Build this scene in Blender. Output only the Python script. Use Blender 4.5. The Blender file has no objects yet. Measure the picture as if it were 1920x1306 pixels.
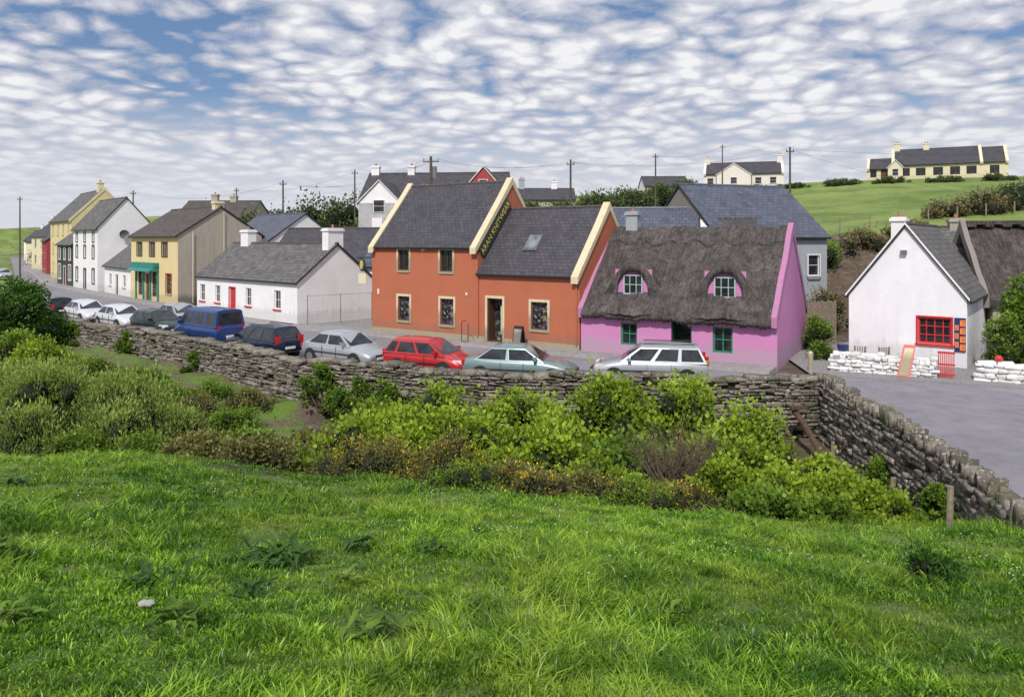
import bpy, math, random
import numpy as np
from mathutils import Vector, Matrix
random.seed(7); rng=np.random.default_rng(7)
scene=bpy.context.scene
COL=scene.collection
# ------------------------------------------------------------------ materials
def newmat(name):
    m=bpy.data.materials.new(name); m.use_nodes=True
    nt=m.node_tree; b=nt.nodes['Principled BSDF']; return m,nt,b
def lk(nt,a,b): nt.links.new(a,b)
def noise(nt,vec,scale,detail=4,rough=.6,dist=0):
    n=nt.nodes.new('ShaderNodeTexNoise'); n.inputs['Scale'].default_value=scale
    n.inputs['Detail'].default_value=detail; n.inputs['Roughness'].default_value=rough
    n.inputs['Distortion'].default_value=dist
    if vec is not None: lk(nt,vec,n.inputs['Vector'])
    return n.outputs['Fac']
def ramp(nt,fac,stops):
    r=nt.nodes.new('ShaderNodeValToRGB'); lk(nt,fac,r.inputs[0])
    els=r.color_ramp.elements
    while len(els)<len(stops): els.new(.5)
    for e,(p,c) in zip(els,stops):
        e.position=p; e.color=(c[0],c[1],c[2],1) if not isinstance(c,(int,float)) else (c,c,c,1)
    return r.outputs[0]
def mixc(nt,fac,a,b,mode='MIX'):
    n=nt.nodes.new('ShaderNodeMix'); n.data_type='RGBA'; n.blend_type=mode
    for v,i in ((fac,0),(a,6),(b,7)):
        if isinstance(v,(int,float)): n.inputs[i].default_value=v
        elif isinstance(v,tuple): n.inputs[i].default_value=(v[0],v[1],v[2],1)
        else: lk(nt,v,n.inputs[i])
    return n.outputs[2]
def math_(nt,op,a,b=0,c=None,clamp=False):
    n=nt.nodes.new('ShaderNodeMath'); n.operation=op; n.use_clamp=clamp
    for i,v in enumerate((a,b,c)):
        if v is None: continue
        if isinstance(v,(int,float)): n.inputs[i].default_value=v
        else: lk(nt,v,n.inputs[i])
    return n.outputs[0]
def bump(nt,b,h,strength=.3,dist=.02):
    n=nt.nodes.new('ShaderNodeBump'); n.inputs['Strength'].default_value=strength
    n.inputs['Distance'].default_value=dist; lk(nt,h,n.inputs['Height']); lk(nt,n.outputs[0],b.inputs['Normal'])
def coords(nt,which='Object',scale=(1,1,1)):
    t=nt.nodes.new('ShaderNodeTexCoord'); m=nt.nodes.new('ShaderNodeMapping')
    m.inputs['Scale'].default_value=scale; lk(nt,t.outputs[which],m.inputs[0]); return m.outputs[0]
def attr(nt,name='tint'):
    a=nt.nodes.new('ShaderNodeAttribute'); a.attribute_name=name; return a.outputs['Fac']
def flat(name,c,rough=.6,var=.15,scale=6,metal=0,bs=0.1,spec=None):
    m,nt,b=newmat(name); v=coords(nt)
    n=noise(nt,v,scale,5)
    dark=tuple(x*(1-var) for x in c); lite=tuple(min(1,x*(1+var)) for x in c)
    lk(nt,ramp(nt,n,[(.3,dark),(.7,lite)]),b.inputs['Base Color'])
    b.inputs['Roughness'].default_value=rough; b.inputs['Metallic'].default_value=metal
    if bs: bump(nt,b,noise(nt,v,scale*6,3),bs,.01)
    return m
def plaster(name,c,stain=(.25,.24,.22),amt=.35,rough=.85):
    m,nt,b=newmat(name); v=coords(nt)
    n1=noise(nt,v,.7,6,.65); n2=noise(nt,coords(nt,'Object',(3.0,3.0,.35)),1.2,6,.7)
    base=mixc(nt,n1,tuple(x*.80 for x in c),tuple(min(1,x*1.12) for x in c))
    s=ramp(nt,n2,[(.48,0),(.75,amt)])
    base=mixc(nt,s,base,tuple(x*.5+y*.5 for x,y in zip(c,stain)))
    n4=noise(nt,v,3.2,6,.75)
    base=mixc(nt,ramp(nt,n4,[(.56,0),(.72,amt*.7)]),base,tuple(x*.45+y*.5 for x,y in zip(c,stain)))
    sep=nt.nodes.new('ShaderNodeSeparateXYZ'); t=nt.nodes.new('ShaderNodeTexCoord'); lk(nt,t.outputs['Object'],sep.inputs[0])
    zz=math_(nt,'ADD',sep.outputs[2],math_(nt,'MULTIPLY',n2,-1.2))
    g=ramp(nt,zz,[(0,amt*1.2),(.35,0)])
    base=mixc(nt,g,base,stain)
    lk(nt,base,b.inputs['Base Color']); b.inputs['Roughness'].default_value=rough
    bump(nt,b,math_(nt,'ADD',noise(nt,v,22,4),math_(nt,'MULTIPLY',noise(nt,v,2.5,3),1.5)),.35,.02)
    return m
def slate(name,c1,c2,w=.3,h=.22,rough=.6,moss=None):
    m,nt,b=newmat(name); v=coords(nt,'UV')
    br=nt.nodes.new('ShaderNodeTexBrick'); lk(nt,v,br.inputs['Vector'])
    br.inputs['Color1'].default_value=(c1[0]*.8,c1[1]*.8,c1[2]*.8,1); br.inputs['Color2'].default_value=(c2[0]*1.25,c2[1]*1.25,c2[2]*1.25,1)
    br.inputs['Mortar'].default_value=(c1[0]*.25,c1[1]*.25,c1[2]*.25,1)
    br.inputs['Scale'].default_value=1; br.inputs['Mortar Size'].default_value=.022
    br.inputs['Brick Width'].default_value=w; br.inputs['Row Height'].default_value=h
    n=noise(nt,v,1.1,6,.7)
    col=mixc(nt,ramp(nt,n,[(.3,0),(.75,.5)]),br.outputs['Color'],tuple(x*1.6 for x in c2))
    col=mixc(nt,ramp(nt,noise(nt,coords(nt,'UV',(2.5,.4,1)),1.5,5,.7),[(.5,0),(.7,.4)]),col,tuple(x*.5 for x in c1))
    if moss:
        col=mixc(nt,ramp(nt,noise(nt,v,2.3,7,.75),[(.55,0),(.68,.8)]),col,moss)
    lk(nt,col,b.inputs['Base Color']); b.inputs['Roughness'].default_value=rough
    bump(nt,b,br.outputs['Fac'],-.6,.03)
    return m
def thatchmat(name,c):
    m,nt,b=newmat(name); v=coords(nt,'UV',(8,.8,1)); v2=coords(nt,'UV',(1,.5,1))
    n=noise(nt,v,1,8,.8); n2=noise(nt,v2,1.1,7,.75); n3=noise(nt,coords(nt,'UV',(2.6,2.4,1)),1,7,.8); n5=noise(nt,coords(nt,'UV',(18,4,1)),1,4,.8)
    col=mixc(nt,ramp(nt,n,[(.38,0),(.60,1)]),tuple(x*.35 for x in c),tuple(x*1.7 for x in c))
    col=mixc(nt,ramp(nt,n2,[(.46,0),(.60,.6)]),col,(c[0]*2.5,c[1]*2.5,c[2]*2.6))
    col=mixc(nt,ramp(nt,n3,[(.49,0),(.60,.7)]),col,tuple(x*.32 for x in c))
    col=mixc(nt,ramp(nt,n5,[(.45,0),(.58,.6)]),col,tuple(x*.35 for x in c))
    lk(nt,col,b.inputs['Base Color']); b.inputs['Roughness'].default_value=.95
    bump(nt,b,math_(nt,'ADD',n,math_(nt,'ADD',n3,n5)),1.0,.11)
    return m
def leafmat(name,c1,c2,trans=.3,rough=.5):
    m,nt,b=newmat(name); t=attr(nt)
    g=nt.nodes.new('ShaderNodeNewGeometry')
    n=noise(nt,g.outputs['Position'],.9,3)
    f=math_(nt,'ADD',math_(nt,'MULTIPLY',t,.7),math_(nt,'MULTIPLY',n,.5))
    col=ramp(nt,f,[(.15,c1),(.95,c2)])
    lk(nt,col,b.inputs['Base Color']); b.inputs['Roughness'].default_value=rough
    b.inputs['Specular IOR Level'].default_value=.25
    tr=nt.nodes.new('ShaderNodeBsdfTranslucent'); lk(nt,mixc(nt,.3,col,(c2[0]*1.3,c2[1]*1.2,c2[2]*.5)),tr.inputs[0])
    mx=nt.nodes.new('ShaderNodeMixShader'); mx.inputs[0].default_value=trans
    lk(nt,b.outputs[0],mx.inputs[1]); lk(nt,tr.outputs[0],mx.inputs[2])
    lk(nt,mx.outputs[0],nt.nodes['Material Output'].inputs[0]); return m
def grassmat():
    m,nt,b=newmat('grass_blades'); t=attr(nt); g=nt.nodes.new('ShaderNodeNewGeometry'); p=g.outputs['Position']
    n=noise(nt,p,.55,5,.65); n2=noise(nt,p,2.2,5,.7)
    col=ramp(nt,t,[(.06,(.020,.078,.004)),(.42,(.15,.34,.017)),(.92,(.47,.68,.06))])  # dark stop paints shadowed hollows into the blade colour
    col=mixc(nt,ramp(nt,n,[(.44,0),(.62,.55)]),col,(.39,.50,.06))
    col=mixc(nt,ramp(nt,n2,[(.48,0),(.60,.8)]),col,(.030,.12,.006))
    col=mixc(nt,ramp(nt,noise(nt,p,4,4,.7),[(.62,0),(.74,.4)]),col,(.44,.40,.15))
    lk(nt,col,b.inputs['Base Color']); b.inputs['Roughness'].default_value=.4; b.inputs['Specular IOR Level'].default_value=.4
    tr=nt.nodes.new('ShaderNodeBsdfTranslucent'); lk(nt,col,tr.inputs[0]); mx=nt.nodes.new('ShaderNodeMixShader'); mx.inputs[0].default_value=.4
    lk(nt,b.outputs[0],mx.inputs[1]); lk(nt,tr.outputs[0],mx.inputs[2]); lk(nt,mx.outputs[0],nt.nodes['Material Output'].inputs[0]); return m
def stonemat(name,dark,light,moss=.25):
    m,nt,b=newmat(name); t=attr(nt); g=nt.nodes.new('ShaderNodeNewGeometry')
    n=noise(nt,g.outputs['Position'],7,6,.75); n2=noise(nt,g.outputs['Position'],1.2,5,.7); n3=noise(nt,g.outputs['Position'],14,4,.6)
    col=mixc(nt,math_(nt,'ADD',math_(nt,'MULTIPLY',t,.8),math_(nt,'MULTIPLY',n,.35)),dark,light)
    col=mixc(nt,ramp(nt,n3,[(.55,0),(.63,.8)]),col,tuple(min(.9,x*1.9) for x in light))
    col=mixc(nt,ramp(nt,n2,[(.47,0),(.62,moss)]),col,(.055,.065,.022))
    lk(nt,col,b.inputs['Base Color']); b.inputs['Roughness'].default_value=.9
    bump(nt,b,n,.8,.03); return m
M={}
M['orange']=plaster('orange_render',(.43,.13,.066),(.2,.13,.1),.35)
M['cream']=plaster('cream_trim',(.64,.55,.38),(.2,.18,.12),.6)
M['pink']=plaster('pink_limewash',(.54,.21,.44),(.36,.27,.34),.6)
M['pinkverge']=plaster('dimmed_grimy_pink_verge',(.42,.18,.34),(.18,.15,.16),.8)  # pink darkened against the sun on its upward face, plus grime
M['white']=plaster('white_limewash',(.80,.79,.81),(.36,.35,.36),.3)
M['white2']=plaster('cool_white_render',(.78,.775,.82),(.36,.36,.38),.3)
M['blush']=plaster('pinkish_cream_render',(.70,.64,.61),(.36,.34,.33),.3)
M['yellow']=plaster('yellow_render',(.68,.56,.30),(.3,.25,.15),.35)
M['paleyellow']=plaster('pale_yellow_render',(.66,.60,.42),(.35,.3,.2),.25)
M['greyrender']=plaster('grey_cement_render',(.40,.36,.305),(.13,.12,.10),.7)
M['darkrender']=plaster('dark_cement_render',(.22,.20,.185),(.10,.09,.08),.7)
M['bluegrey']=plaster('bluegrey_render',(.33,.36,.40),(.15,.15,.15),.3)
M['redwall']=plaster('red_render',(.34,.05,.06),(.2,.1,.1),.3)
M['blackwall']=plaster('black_pub_render',(.03,.03,.035),(.1,.1,.1),.2)
M['slate']=slate('dark_slate',(.038,.035,.045),(.053,.050,.062))
M['slateblue']=slate('blue_slate',(.055,.064,.095),(.076,.086,.122),.4,.3,.5)
M['slateold']=slate('old_grey_slate',(.072,.070,.072),(.108,.104,.108),.36,.27,.8,(.20,.19,.15))
M['slatebrown']=slate('brown_tile',(.054,.044,.041),(.076,.065,.060),.3,.25,.8)
M['thatch']=thatchmat('weathered_thatch',(.100,.085,.083))
M['thatch2']=thatchmat('grey_thatch',(.090,.075,.074))
M['frame']=flat('white_frame_paint',(.7,.7,.7),.4,.08)
M['dframe']=flat('pale_blue_green_paint',(.38,.50,.50),.4,.1)
M['browframe']=flat('brown_frame',(.09,.045,.025),.5)
M['greenpaint']=flat('green_paint',(.03,.20,.10),.4)
M['teal']=flat('teal_paint',(.02,.19,.18),.4)
M['redpaint']=flat('red_paint',(.50,.03,.03),.4)
M['blackpaint']=flat('black_paint',(.015,.015,.018),.4)
M['darkgreen']=flat('dark_green_board',(.012,.045,.03),.4)
M['gold']=flat('gold_lettering',(.65,.45,.12),.45,.05)
M['bluep']=flat('blue_board',(.015,.03,.12),.4)
M['orangep']=flat('orange_board',(.85,.22,.03),.5)
M['wood']=flat('weathered_wood',(.22,.18,.14),.85,.4,9,0,.4)
M['polewood']=flat('pole_wood',(.085,.07,.055),.9,.3,5)
M['metal']=flat('grey_metal',(.25,.25,.25),.4,.2,5,.8)
M['rust']=flat('rusty_iron',(.08,.045,.032),.85,.5,8,0,.5)
M['clay']=flat('clay_pot',(.30,.15,.10),.8)
M['whitestone']=stonemat('whitewashed_stone',(.50,.50,.50),(.85,.85,.86),.15)
M['stone']=stonemat('brown_grey_lichen_stone',(.052,.045,.040),(.245,.215,.19),.6)
M['stonedark']=flat('dark_joint',(.022,.019,.016),.95)
def glassmat(name,c=(.018,.02,.025),shop=False):
    m,nt,b=newmat(name); v=coords(nt)
    n=noise(nt,v,2.5,3)
    col=ramp(nt,n,[(.3,tuple(x*.5 for x in c)),(.75,tuple(x*2.2 for x in c))])
    if shop:
        vo=nt.nodes.new('ShaderNodeTexVoronoi'); vo.inputs['Scale'].default_value=7; lk(nt,v,vo.inputs['Vector'])
        f=ramp(nt,noise(nt,v,5,3),[(.5,0),(.62,.35)])
        col=mixc(nt,f,col,vo.outputs['Color'])
    lk(nt,col,b.inputs['Base Color']); b.inputs['Roughness'].default_value=.06
    b.inputs['Specular IOR Level'].default_value=.5
    return m
M['glass']=glassmat('window_glass'); M['shop']=glassmat('shop_glass',(.02,.02,.025),True)
M['curtain']=glassmat('curtained_glass',(.12,.13,.15))
def asphalt():
    m,nt,b=newmat('asphalt'); v=coords(nt)
    n=noise(nt,v,.35,6,.65); n2=noise(nt,v,30,3,.7); n3=noise(nt,coords(nt,'Object',(1,1,1)),1.6,7,.8)
    col=mixc(nt,ramp(nt,n,[(.3,0),(.7,1)]),(.145,.14,.165),(.245,.235,.27))
    col=mixc(nt,ramp(nt,n3,[(.48,0),(.62,.5)]),col,(.095,.093,.11))
    col=mixc(nt,math_(nt,'MULTIPLY',n2,.3),col,(.28,.27,.30))
    lk(nt,col,b.inputs['Base Color']); b.inputs['Roughness'].default_value=.85; bump(nt,b,n2,.5,.01); return m
M['asphalt']=asphalt()
M['gravel']=flat('grey_gravel',(.22,.21,.215),.95,.45,9,0,.8)
M['pave']=flat('concrete_pavement',(.25,.24,.245),.9,.25,3,0,.3)
M['kerb']=flat('kerb_stone',(.32,.31,.30),.9,.2,4)
def groundmat():
    m,nt,b=newmat('terrain_ground'); g=nt.nodes.new('ShaderNodeNewGeometry'); p=g.outputs['Position']
    n=noise(nt,p,.35,6,.65); n2=noise(nt,p,6,6,.7); nn=noise(nt,p,.05,4); n9=noise(nt,p,1.1,7,.75)
    grass=mixc(nt,n,(.09,.19,.018),(.19,.31,.04)); grass=mixc(nt,math_(nt,'MULTIPLY',n2,.5),grass,(.07,.13,.02))
    grass=mixc(nt,ramp(nt,nn,[(.42,0),(.6,.55)]),grass,(.30,.38,.10)); grass=mixc(nt,ramp(nt,n9,[(.46,0),(.62,.6)]),grass,(.29,.30,.12))
    grass=mixc(nt,ramp(nt,noise(nt,p,.16,5,.7),[(.48,0),(.60,.6)]),grass,(.07,.13,.022))
    dirt=mixc(nt,n2,(.035,.024,.018),(.17,.12,.09)); dirt=mixc(nt,ramp(nt,n9,[(.45,0),(.65,.7)]),dirt,(.24,.18,.135))
    d=math_(nt,'ADD',attr(nt,'dirt'),math_(nt,'MULTIPLY',math_(nt,'SUBTRACT',n9,.5),1.6))
    col=mixc(nt,ramp(nt,d,[(.4,0),(.55,1)]),grass,dirt)
    lk(nt,col,b.inputs['Base Color']); b.inputs['Roughness'].default_value=.95
    bump(nt,b,math_(nt,'ADD',n2,n9),.9,.25); return m
M['ground']=groundmat()
M['grass']=grassmat()
M['leafbright']=leafmat('bright_leaves',(.018,.055,.006),(.33,.46,.042),.33)  # dark end is a painted shadow green, light end a sunlit green
M['leafmid']=leafmat('mid_green_leaves',(.020,.055,.010),(.20,.32,.04),.3)
M['leafolive']=leafmat('olive_brown_leaves',(.040,.038,.018),(.22,.22,.07),.25)
M['leafwillow']=leafmat('willow_leaves',(.04,.09,.018),(.35,.45,.11),.3)
M['leafdark']=leafmat('dark_green_leaves',(.012,.04,.008),(.08,.18,.03),.25)
M['leaffar']=leafmat('far_tree_leaves',(.030,.046,.020),(.115,.15,.055),.2)
M['leafscrub']=leafmat('brown_scrub',(.07,.055,.03),(.24,.22,.10),.2)
M['gorse']=leafmat('gorse_flower',(.42,.28,.01),(.85,.64,.04),.2)
M['daisy']=leafmat('daisy_flower',(.6,.6,.5),(.8,.8,.7),.1)
M['twig']=flat('twigs',(.12,.085,.06),.95,.3)
M['core']=flat('core_painted_shade',(.010,.015,.006),1,.3,4)  # near-black fill that paints shade into the bush interior
# ------------------------------------------------------------------ mesh helpers
class MB:
    def __init__(s): s.v=[];s.f=[];s.m=[];s.uv=[]
    def poly(s,pts,mi=0,uv=None):
        i=len(s.v); s.v+= [tuple(p) for p in pts]; s.f.append(tuple(range(i,i+len(pts)))); s.m.append(mi)
        s.uv.append(uv if uv else [(p[0],p[2] if abs(p[2])>1e-9 else p[1]) for p in pts])
    def box(s,x0,y0,z0,x1,y1,z1,mi=0):
        P=[(x0,y0,z0),(x1,y0,z0),(x1,y1,z0),(x0,y1,z0),(x0,y0,z1),(x1,y0,z1),(x1,y1,z1),(x0,y1,z1)]
        s.hexa(P,mi)
    def hexa(s,P,mi=0):
        for q in ((0,3,2,1),(4,5,6,7),(0,1,5,4),(1,2,6,5),(2,3,7,6),(3,0,4,7)): s.poly([P[k] for k in q],mi)
    def cyl(s,p0,p1,r0,r1=None,n=10,mi=0,caps=True):
        r1=r0 if r1 is None else r1; p0=Vector(p0);p1=Vector(p1); d=(p1-p0).normalized()
        a=d.orthogonal().normalized(); b=d.cross(a)
        A=[p0+(a*math.cos(t)+b*math.sin(t))*r0 for t in [2*math.pi*k/n for k in range(n)]]
        B=[p1+(a*math.cos(t)+b*math.sin(t))*r1 for t in [2*math.pi*k/n for k in range(n)]]
        for k in range(n): s.poly([A[k],A[(k+1)%n],B[(k+1)%n],B[k]],mi)
        if caps: s.poly(A[::-1],mi); s.poly(B,mi)
    def obj(s,name,parent=None,mats=(),smooth=False,loc=(0,0,0),rot=0,weld=False):
        me=bpy.data.meshes.new(name); me.from_pydata(s.v,[],s.f); me.update()
        for mt in mats: me.materials.append(mt)
        me.polygons.foreach_set('material_index',s.m)
        uvl=me.uv_layers.new(name='UVMap'); uvl.data.foreach_set('uv',[c for f in s.uv for p in f for c in p])
        if smooth: me.polygons.foreach_set('use_smooth',[True]*len(s.f))
        if weld:
            import bmesh
            bm=bmesh.new(); bm.from_mesh(me); bmesh.ops.remove_doubles(bm,verts=bm.verts,dist=1e-4); bm.to_mesh(me); bm.free()
        o=bpy.data.objects.new(name,me); COL.objects.link(o)
        if parent: o.parent=parent
        o.location=loc; o.rotation_euler=(0,0,rot); return o
def quads_obj(name,V,F,mats,tint=None,parent=None,mi=None):
    me=bpy.data.meshes.new(name); n=len(F)
    me.vertices.add(len(V)); me.vertices.foreach_set('co',np.asarray(V,dtype=np.float32).ravel())
    me.loops.add(n*4); me.loops.foreach_set('vertex_index',np.asarray(F,dtype=np.int32).ravel())
    me.polygons.add(n); me.polygons.foreach_set('loop_start',np.arange(0,n*4,4,dtype=np.int32))
    for mt in mats: me.materials.append(mt)
    if mi is not None: me.polygons.foreach_set('material_index',np.asarray(mi,dtype=np.int32))
    me.update(calc_edges=True)
    if tint is not None:
        a=me.attributes.new('tint','FLOAT','FACE'); a.data.foreach_set('value',np.asarray(tint,dtype=np.float32))
    o=bpy.data.objects.new(name,me); COL.objects.link(o)
    if parent: o.parent=parent
    return o
def thing(name,label,cat,loc=(0,0,0),rot=0,group=None):
    e=bpy.data.objects.new(name,None); e.empty_display_size=.3; COL.objects.link(e)
    e.location=loc; e.rotation_euler=(0,0,rot); e['label']=label; e['category']=cat
    if group: e['group']=group
    return e
def tag(o,label,cat,group=None):
    o['label']=label;o['category']=cat
    if group:o['group']=group
    return o
def structure(o): o['kind']='structure'; return o
# ------------------------------------------------------------------ terrain
WALL=[(-28.5,46),(-22.5,41.9),(-16.4,37.4),(-12.3,33.6),(-8.7,30.4),(-4.2,28.1),(-.2,26.9),(6.4,26.2),(11.0,26.4)]
RWALL=[(11.0,26.4),(10.5,21.5),(9.95,16.9),(9.25,13.0),(8.2,8.5),(7.4,5)]
EDGE=[(-260,400),(-160,238),(-84,126),(-68,102),(-50,76),(-36.5,54.8)]+WALL+RWALL[1:]+[(6.8,0),(6,-60)]
CAMPOLY=EDGE+[(-700,-60),(-700,400)]
FAC=[(-245,400),(-150,235),(-90,140),(-78,124),(-60,98),(-52,88),(-43.6,78.6),(-28,62.6),(-13.85,48.1),(-8.4,44.8),(3.3,36.6),(11.3,32),(19.3,31.6),(32,28),(80,10),(700,-20)]
BACKPOLY=FAC+[(900,-20),(900,1200),(-245,1200)]
def inpoly(X,Y,P):
    r=np.zeros(X.shape,bool); n=len(P)
    for i in range(n):
        x1,y1=P[i];x2,y2=P[(i+1)%n]
        c=((y1>Y)!=(y2>Y)); 
        with np.errstate(divide='ignore',invalid='ignore'): xi=(x2-x1)*(Y-y1)/(y2-y1+1e-12)+x1
        r^= c&(X<xi)
    return r
def dist(X,Y,P):
    d=np.full(X.shape,1e9)
    for (x1,y1),(x2,y2) in zip(P[:-1],P[1:]):
        dx,dy=x2-x1,y2-y1; t=np.clip(((X-x1)*dx+(Y-y1)*dy)/(dx*dx+dy*dy),0,1)
        d=np.minimum(d,np.hypot(X-x1-t*dx,Y-y1-t*dy))
    return d
def sm(t): t=np.clip(t,0,1); return t*t*(3-2*t)
_ph=[(random.uniform(0,6.28),random.uniform(0,6.28),random.uniform(.6,1.6)) for _ in range(8)]
def fn(X,Y,s):
    r=0
    for a,p,k in _ph: r=r+np.sin((X*np.cos(a)+Y*np.sin(a))*k*s+p+1.3*np.sin((X*np.sin(a)-Y*np.cos(a))*k*s*.7+p*2))
    return r/8
def camz(X,Y):
    s=.20+.07*sm((X+8)/16); hill=3.9-s*np.maximum(Y,0)+.19*fn(X,Y,.8)+.10*fn(X+9,Y,2.4)
    ye=np.interp(X,[-30,-12,-5,0,8],[20,18.5,16,14.5,14.2]); rv=np.interp(X,[-20,-5,3,8],[-1.1,-1.5,-1.9,-1.5])+.22*fn(X,Y,1)+.08*fn(X,Y,3.3)
    rv=rv+(1.2)*sm((Y-40)/15)
    t=sm((Y-ye)/6.5); return hill*(1-t)+rv*t
def gz(X,Y):
    X=np.asarray(X,float);Y=np.asarray(Y,float)
    ic=inpoly(X,Y,CAMPOLY); de=dist(X,Y,EDGE); ib=inpoly(X,Y,BACKPOLY); df=dist(X,Y,FAC)
    st=np.full(X.shape,-.12)
    rise=np.interp(df,[0,8,14,18,21,25,28,85,110,200,900],[0,0,.3,1.0,2.2,5.6,6.9,14.6,15.4,15.4,14])
    m=.35+.65*sm((X+45)/100)
    bk=rise*m+(.12*fn(X,Y,.25)+.3*fn(X,Y,.09))*sm((df-20)/30)+24*sm((Y-210)/300)*(.75+.25*fn(X,Y,.012))
    bk=bk+.45*fn(X,Y,1.1)*sm((df-15)/5)*(1-sm((df-28)/6))
    st=np.where(ib,st+bk,st)
    cz=camz(X,Y)
    cz=cz+.8*(1-sm((de-.3)/3.2))*(X<-7)*(Y>29)*(.6+.5*fn(X,Y,1.5))
    farleft=sm((Y-60)/30); cz=cz*(1-farleft)+(-.15+20*sm((Y-210)/300))*farleft
    t=sm((de-.25)/.6); z=np.where(ic,cz,cz*(1-t)+st*t)
    return z
def axis(lo,hi,step,far,neg):
    a=list(np.arange(lo,hi,step)); s=step;x=hi
    while x<far: a.append(x); s*=1.12; x+=s
    b=[];s=step;x=lo-step
    while x>neg: b.append(x); s*=1.12; x-=s
    return np.array(b[::-1]+a)
ax=axis(-42,32,.45,900,-900); ay=axis(-3,62,.45,1200,-40)
GX,GY=np.meshgrid(ax,ay); GZ=gz(GX,GY)
nx,ny=len(ax),len(ay)
V=np.stack([GX.ravel(),GY.ravel(),GZ.ravel()],1)
I=np.arange(nx*ny).reshape(ny,nx)
F=np.stack([I[:-1,:-1].ravel(),I[:-1,1:].ravel(),I[1:,1:].ravel(),I[1:,:-1].ravel()],1)
ground=structure(quads_obj('ground',V,F,[M['ground']]))
dirt=np.zeros(GX.shape)
df=dist(GX,GY,FAC); ib=inpoly(GX,GY,BACKPOLY); ic=inpoly(GX,GY,CAMPOLY); de=dist(GX,GY,EDGE)
dirt=np.where(ib&(df<29)&(GX>0),.70,dirt); dirt=np.where(ib&(df<14),.8,dirt)
dirt=np.where(ic&(de<4)&(GX<-7)&(GY>27)&(GY<45),.45,dirt); dirt=np.where((~ic)&(~ib),.9,dirt)
dirt=np.where(ic&(GY>15.5)&(GX>-8)&(GY<30),.6,dirt)
a=ground.data.attributes.new('dirt','FLOAT','POINT'); a.data.foreach_set('value',dirt.ravel().astype(np.float32))
ground.data.polygons.foreach_set('use_smooth',[True]*len(ground.data.polygons))
def Z(x,y): return float(gz(np.array([x]),np.array([y]))[0])
def offs(P,d):
    out=[]
    for i,(x,y) in enumerate(P):
        a=P[max(0,i-1)];b=P[min(len(P)-1,i+1)]; dx,dy=b[0]-a[0],b[1]-a[1]; l=math.hypot(dx,dy)
        out.append((x+dy/l*d,y-dx/l*d))
    return out
facn=FAC[:11]+[(11.3,31.9)]
kerbline=offs(facn,1.5)
mb=MB()
roadpts=EDGE[:15]+RWALL[1:]+[(6.8,0),(6.8,-10),(60,-10),(60,8),(30,22.5),(21,27.2),(15.5,29.8),(12.5,30.6)]+kerbline[::-1]
mb.poly([(x,y,0) for x,y in roadpts],0,[(x,y) for x,y in roadpts])
import bmesh
road=structure(mb.obj('road',None,[M['asphalt']]))
bm=bmesh.new(); bm.from_mesh(road.data); bmesh.ops.triangulate(bm,faces=bm.faces[:]); 
for f in bm.faces:
    if f.normal.z<0: f.normal_flip()
bm.to_mesh(road.data); bm.free()
mb=MB()
inner=offs(facn,-.6)
for i in range(len(facn)-1):
    a,b,c,d=kerbline[i],kerbline[i+1],inner[i+1],inner[i]
    mb.poly([(*a,.11),(*b,.11),(*c,.11),(*d,.11)]); mb.poly([(*a,-.2),(*b,-.2),(*b,.11),(*a,.11)],1)
    k0=offs([a,b],-.15); mb.poly([(*a,.116),(*b,.116),(*k0[1],.116),(*k0[0],.116)],1)
mb.poly([(*kerbline[-1],-.2),(*inner[-1],-.2),(*inner[-1],.11),(*kerbline[-1],.11)],1)
structure(mb.obj('pavement',None,[M['pave'],M['kerb']]))
mb=MB(); gp=[(12.2,30.3),(15.5,29.4),(21,26.8),(30,22.1),(60,7.5),(60,22),(34,40),(20,42),(13,36)]
mb.poly([(x,y,.006) for x,y in gp]); structure(mb.obj('gravel_forecourt',None,[M['gravel']]))
mb=MB(); gp=[(-13.6,48.2),(-8.5,44.9),(-4,51),(-9,54.5)]
mb.poly([(x,y,.03) for x,y in gp]); structure(mb.obj('gravel_yard',None,[M['gravel']]))
# ------------------------------------------------------------------ houses
FACES={'front':(lambda L,D:((0,0),0)),'right':(lambda L,D:((L,0),math.pi/2)),'left':(lambda L,D:((0,D),-math.pi/2)),'back':(lambda L,D:((L,D),math.pi))}
def panel(mb,T,W,z0,z1,holes,dep,mi=0):
    us=sorted(set([0,W]+[h[0] for h in holes]+[h[0]+h[2] for h in holes]))
    zs=sorted(set([z0,z1]+[h[1] for h in holes]+[h[1]+h[3] for h in holes]))
    for i in range(len(us)-1):
        for j in range(len(zs)-1):
            uc=(us[i]+us[i+1])/2; zc=(zs[j]+zs[j+1])/2
            if any(h[0]<uc<h[0]+h[2] and h[1]<zc<h[1]+h[3] for h in holes): continue
            mb.poly([T(us[i],0,zs[j]),T(us[i+1],0,zs[j]),T(us[i+1],0,zs[j+1]),T(us[i],0,zs[j+1])],mi)
    for h in holes:
        a,b,c,d=h[0],h[0]+h[2],h[1],h[1]+h[3]
        for p,q in (((a,c),(b,c)),((b,c),(b,d)),((b,d),(a,d)),((a,d),(a,c))):
            mb.poly([T(p[0],0,p[1]),T(q[0],0,q[1]),T(q[0],dep,q[1]),T(p[0],dep,p[1])],mi)
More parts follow.
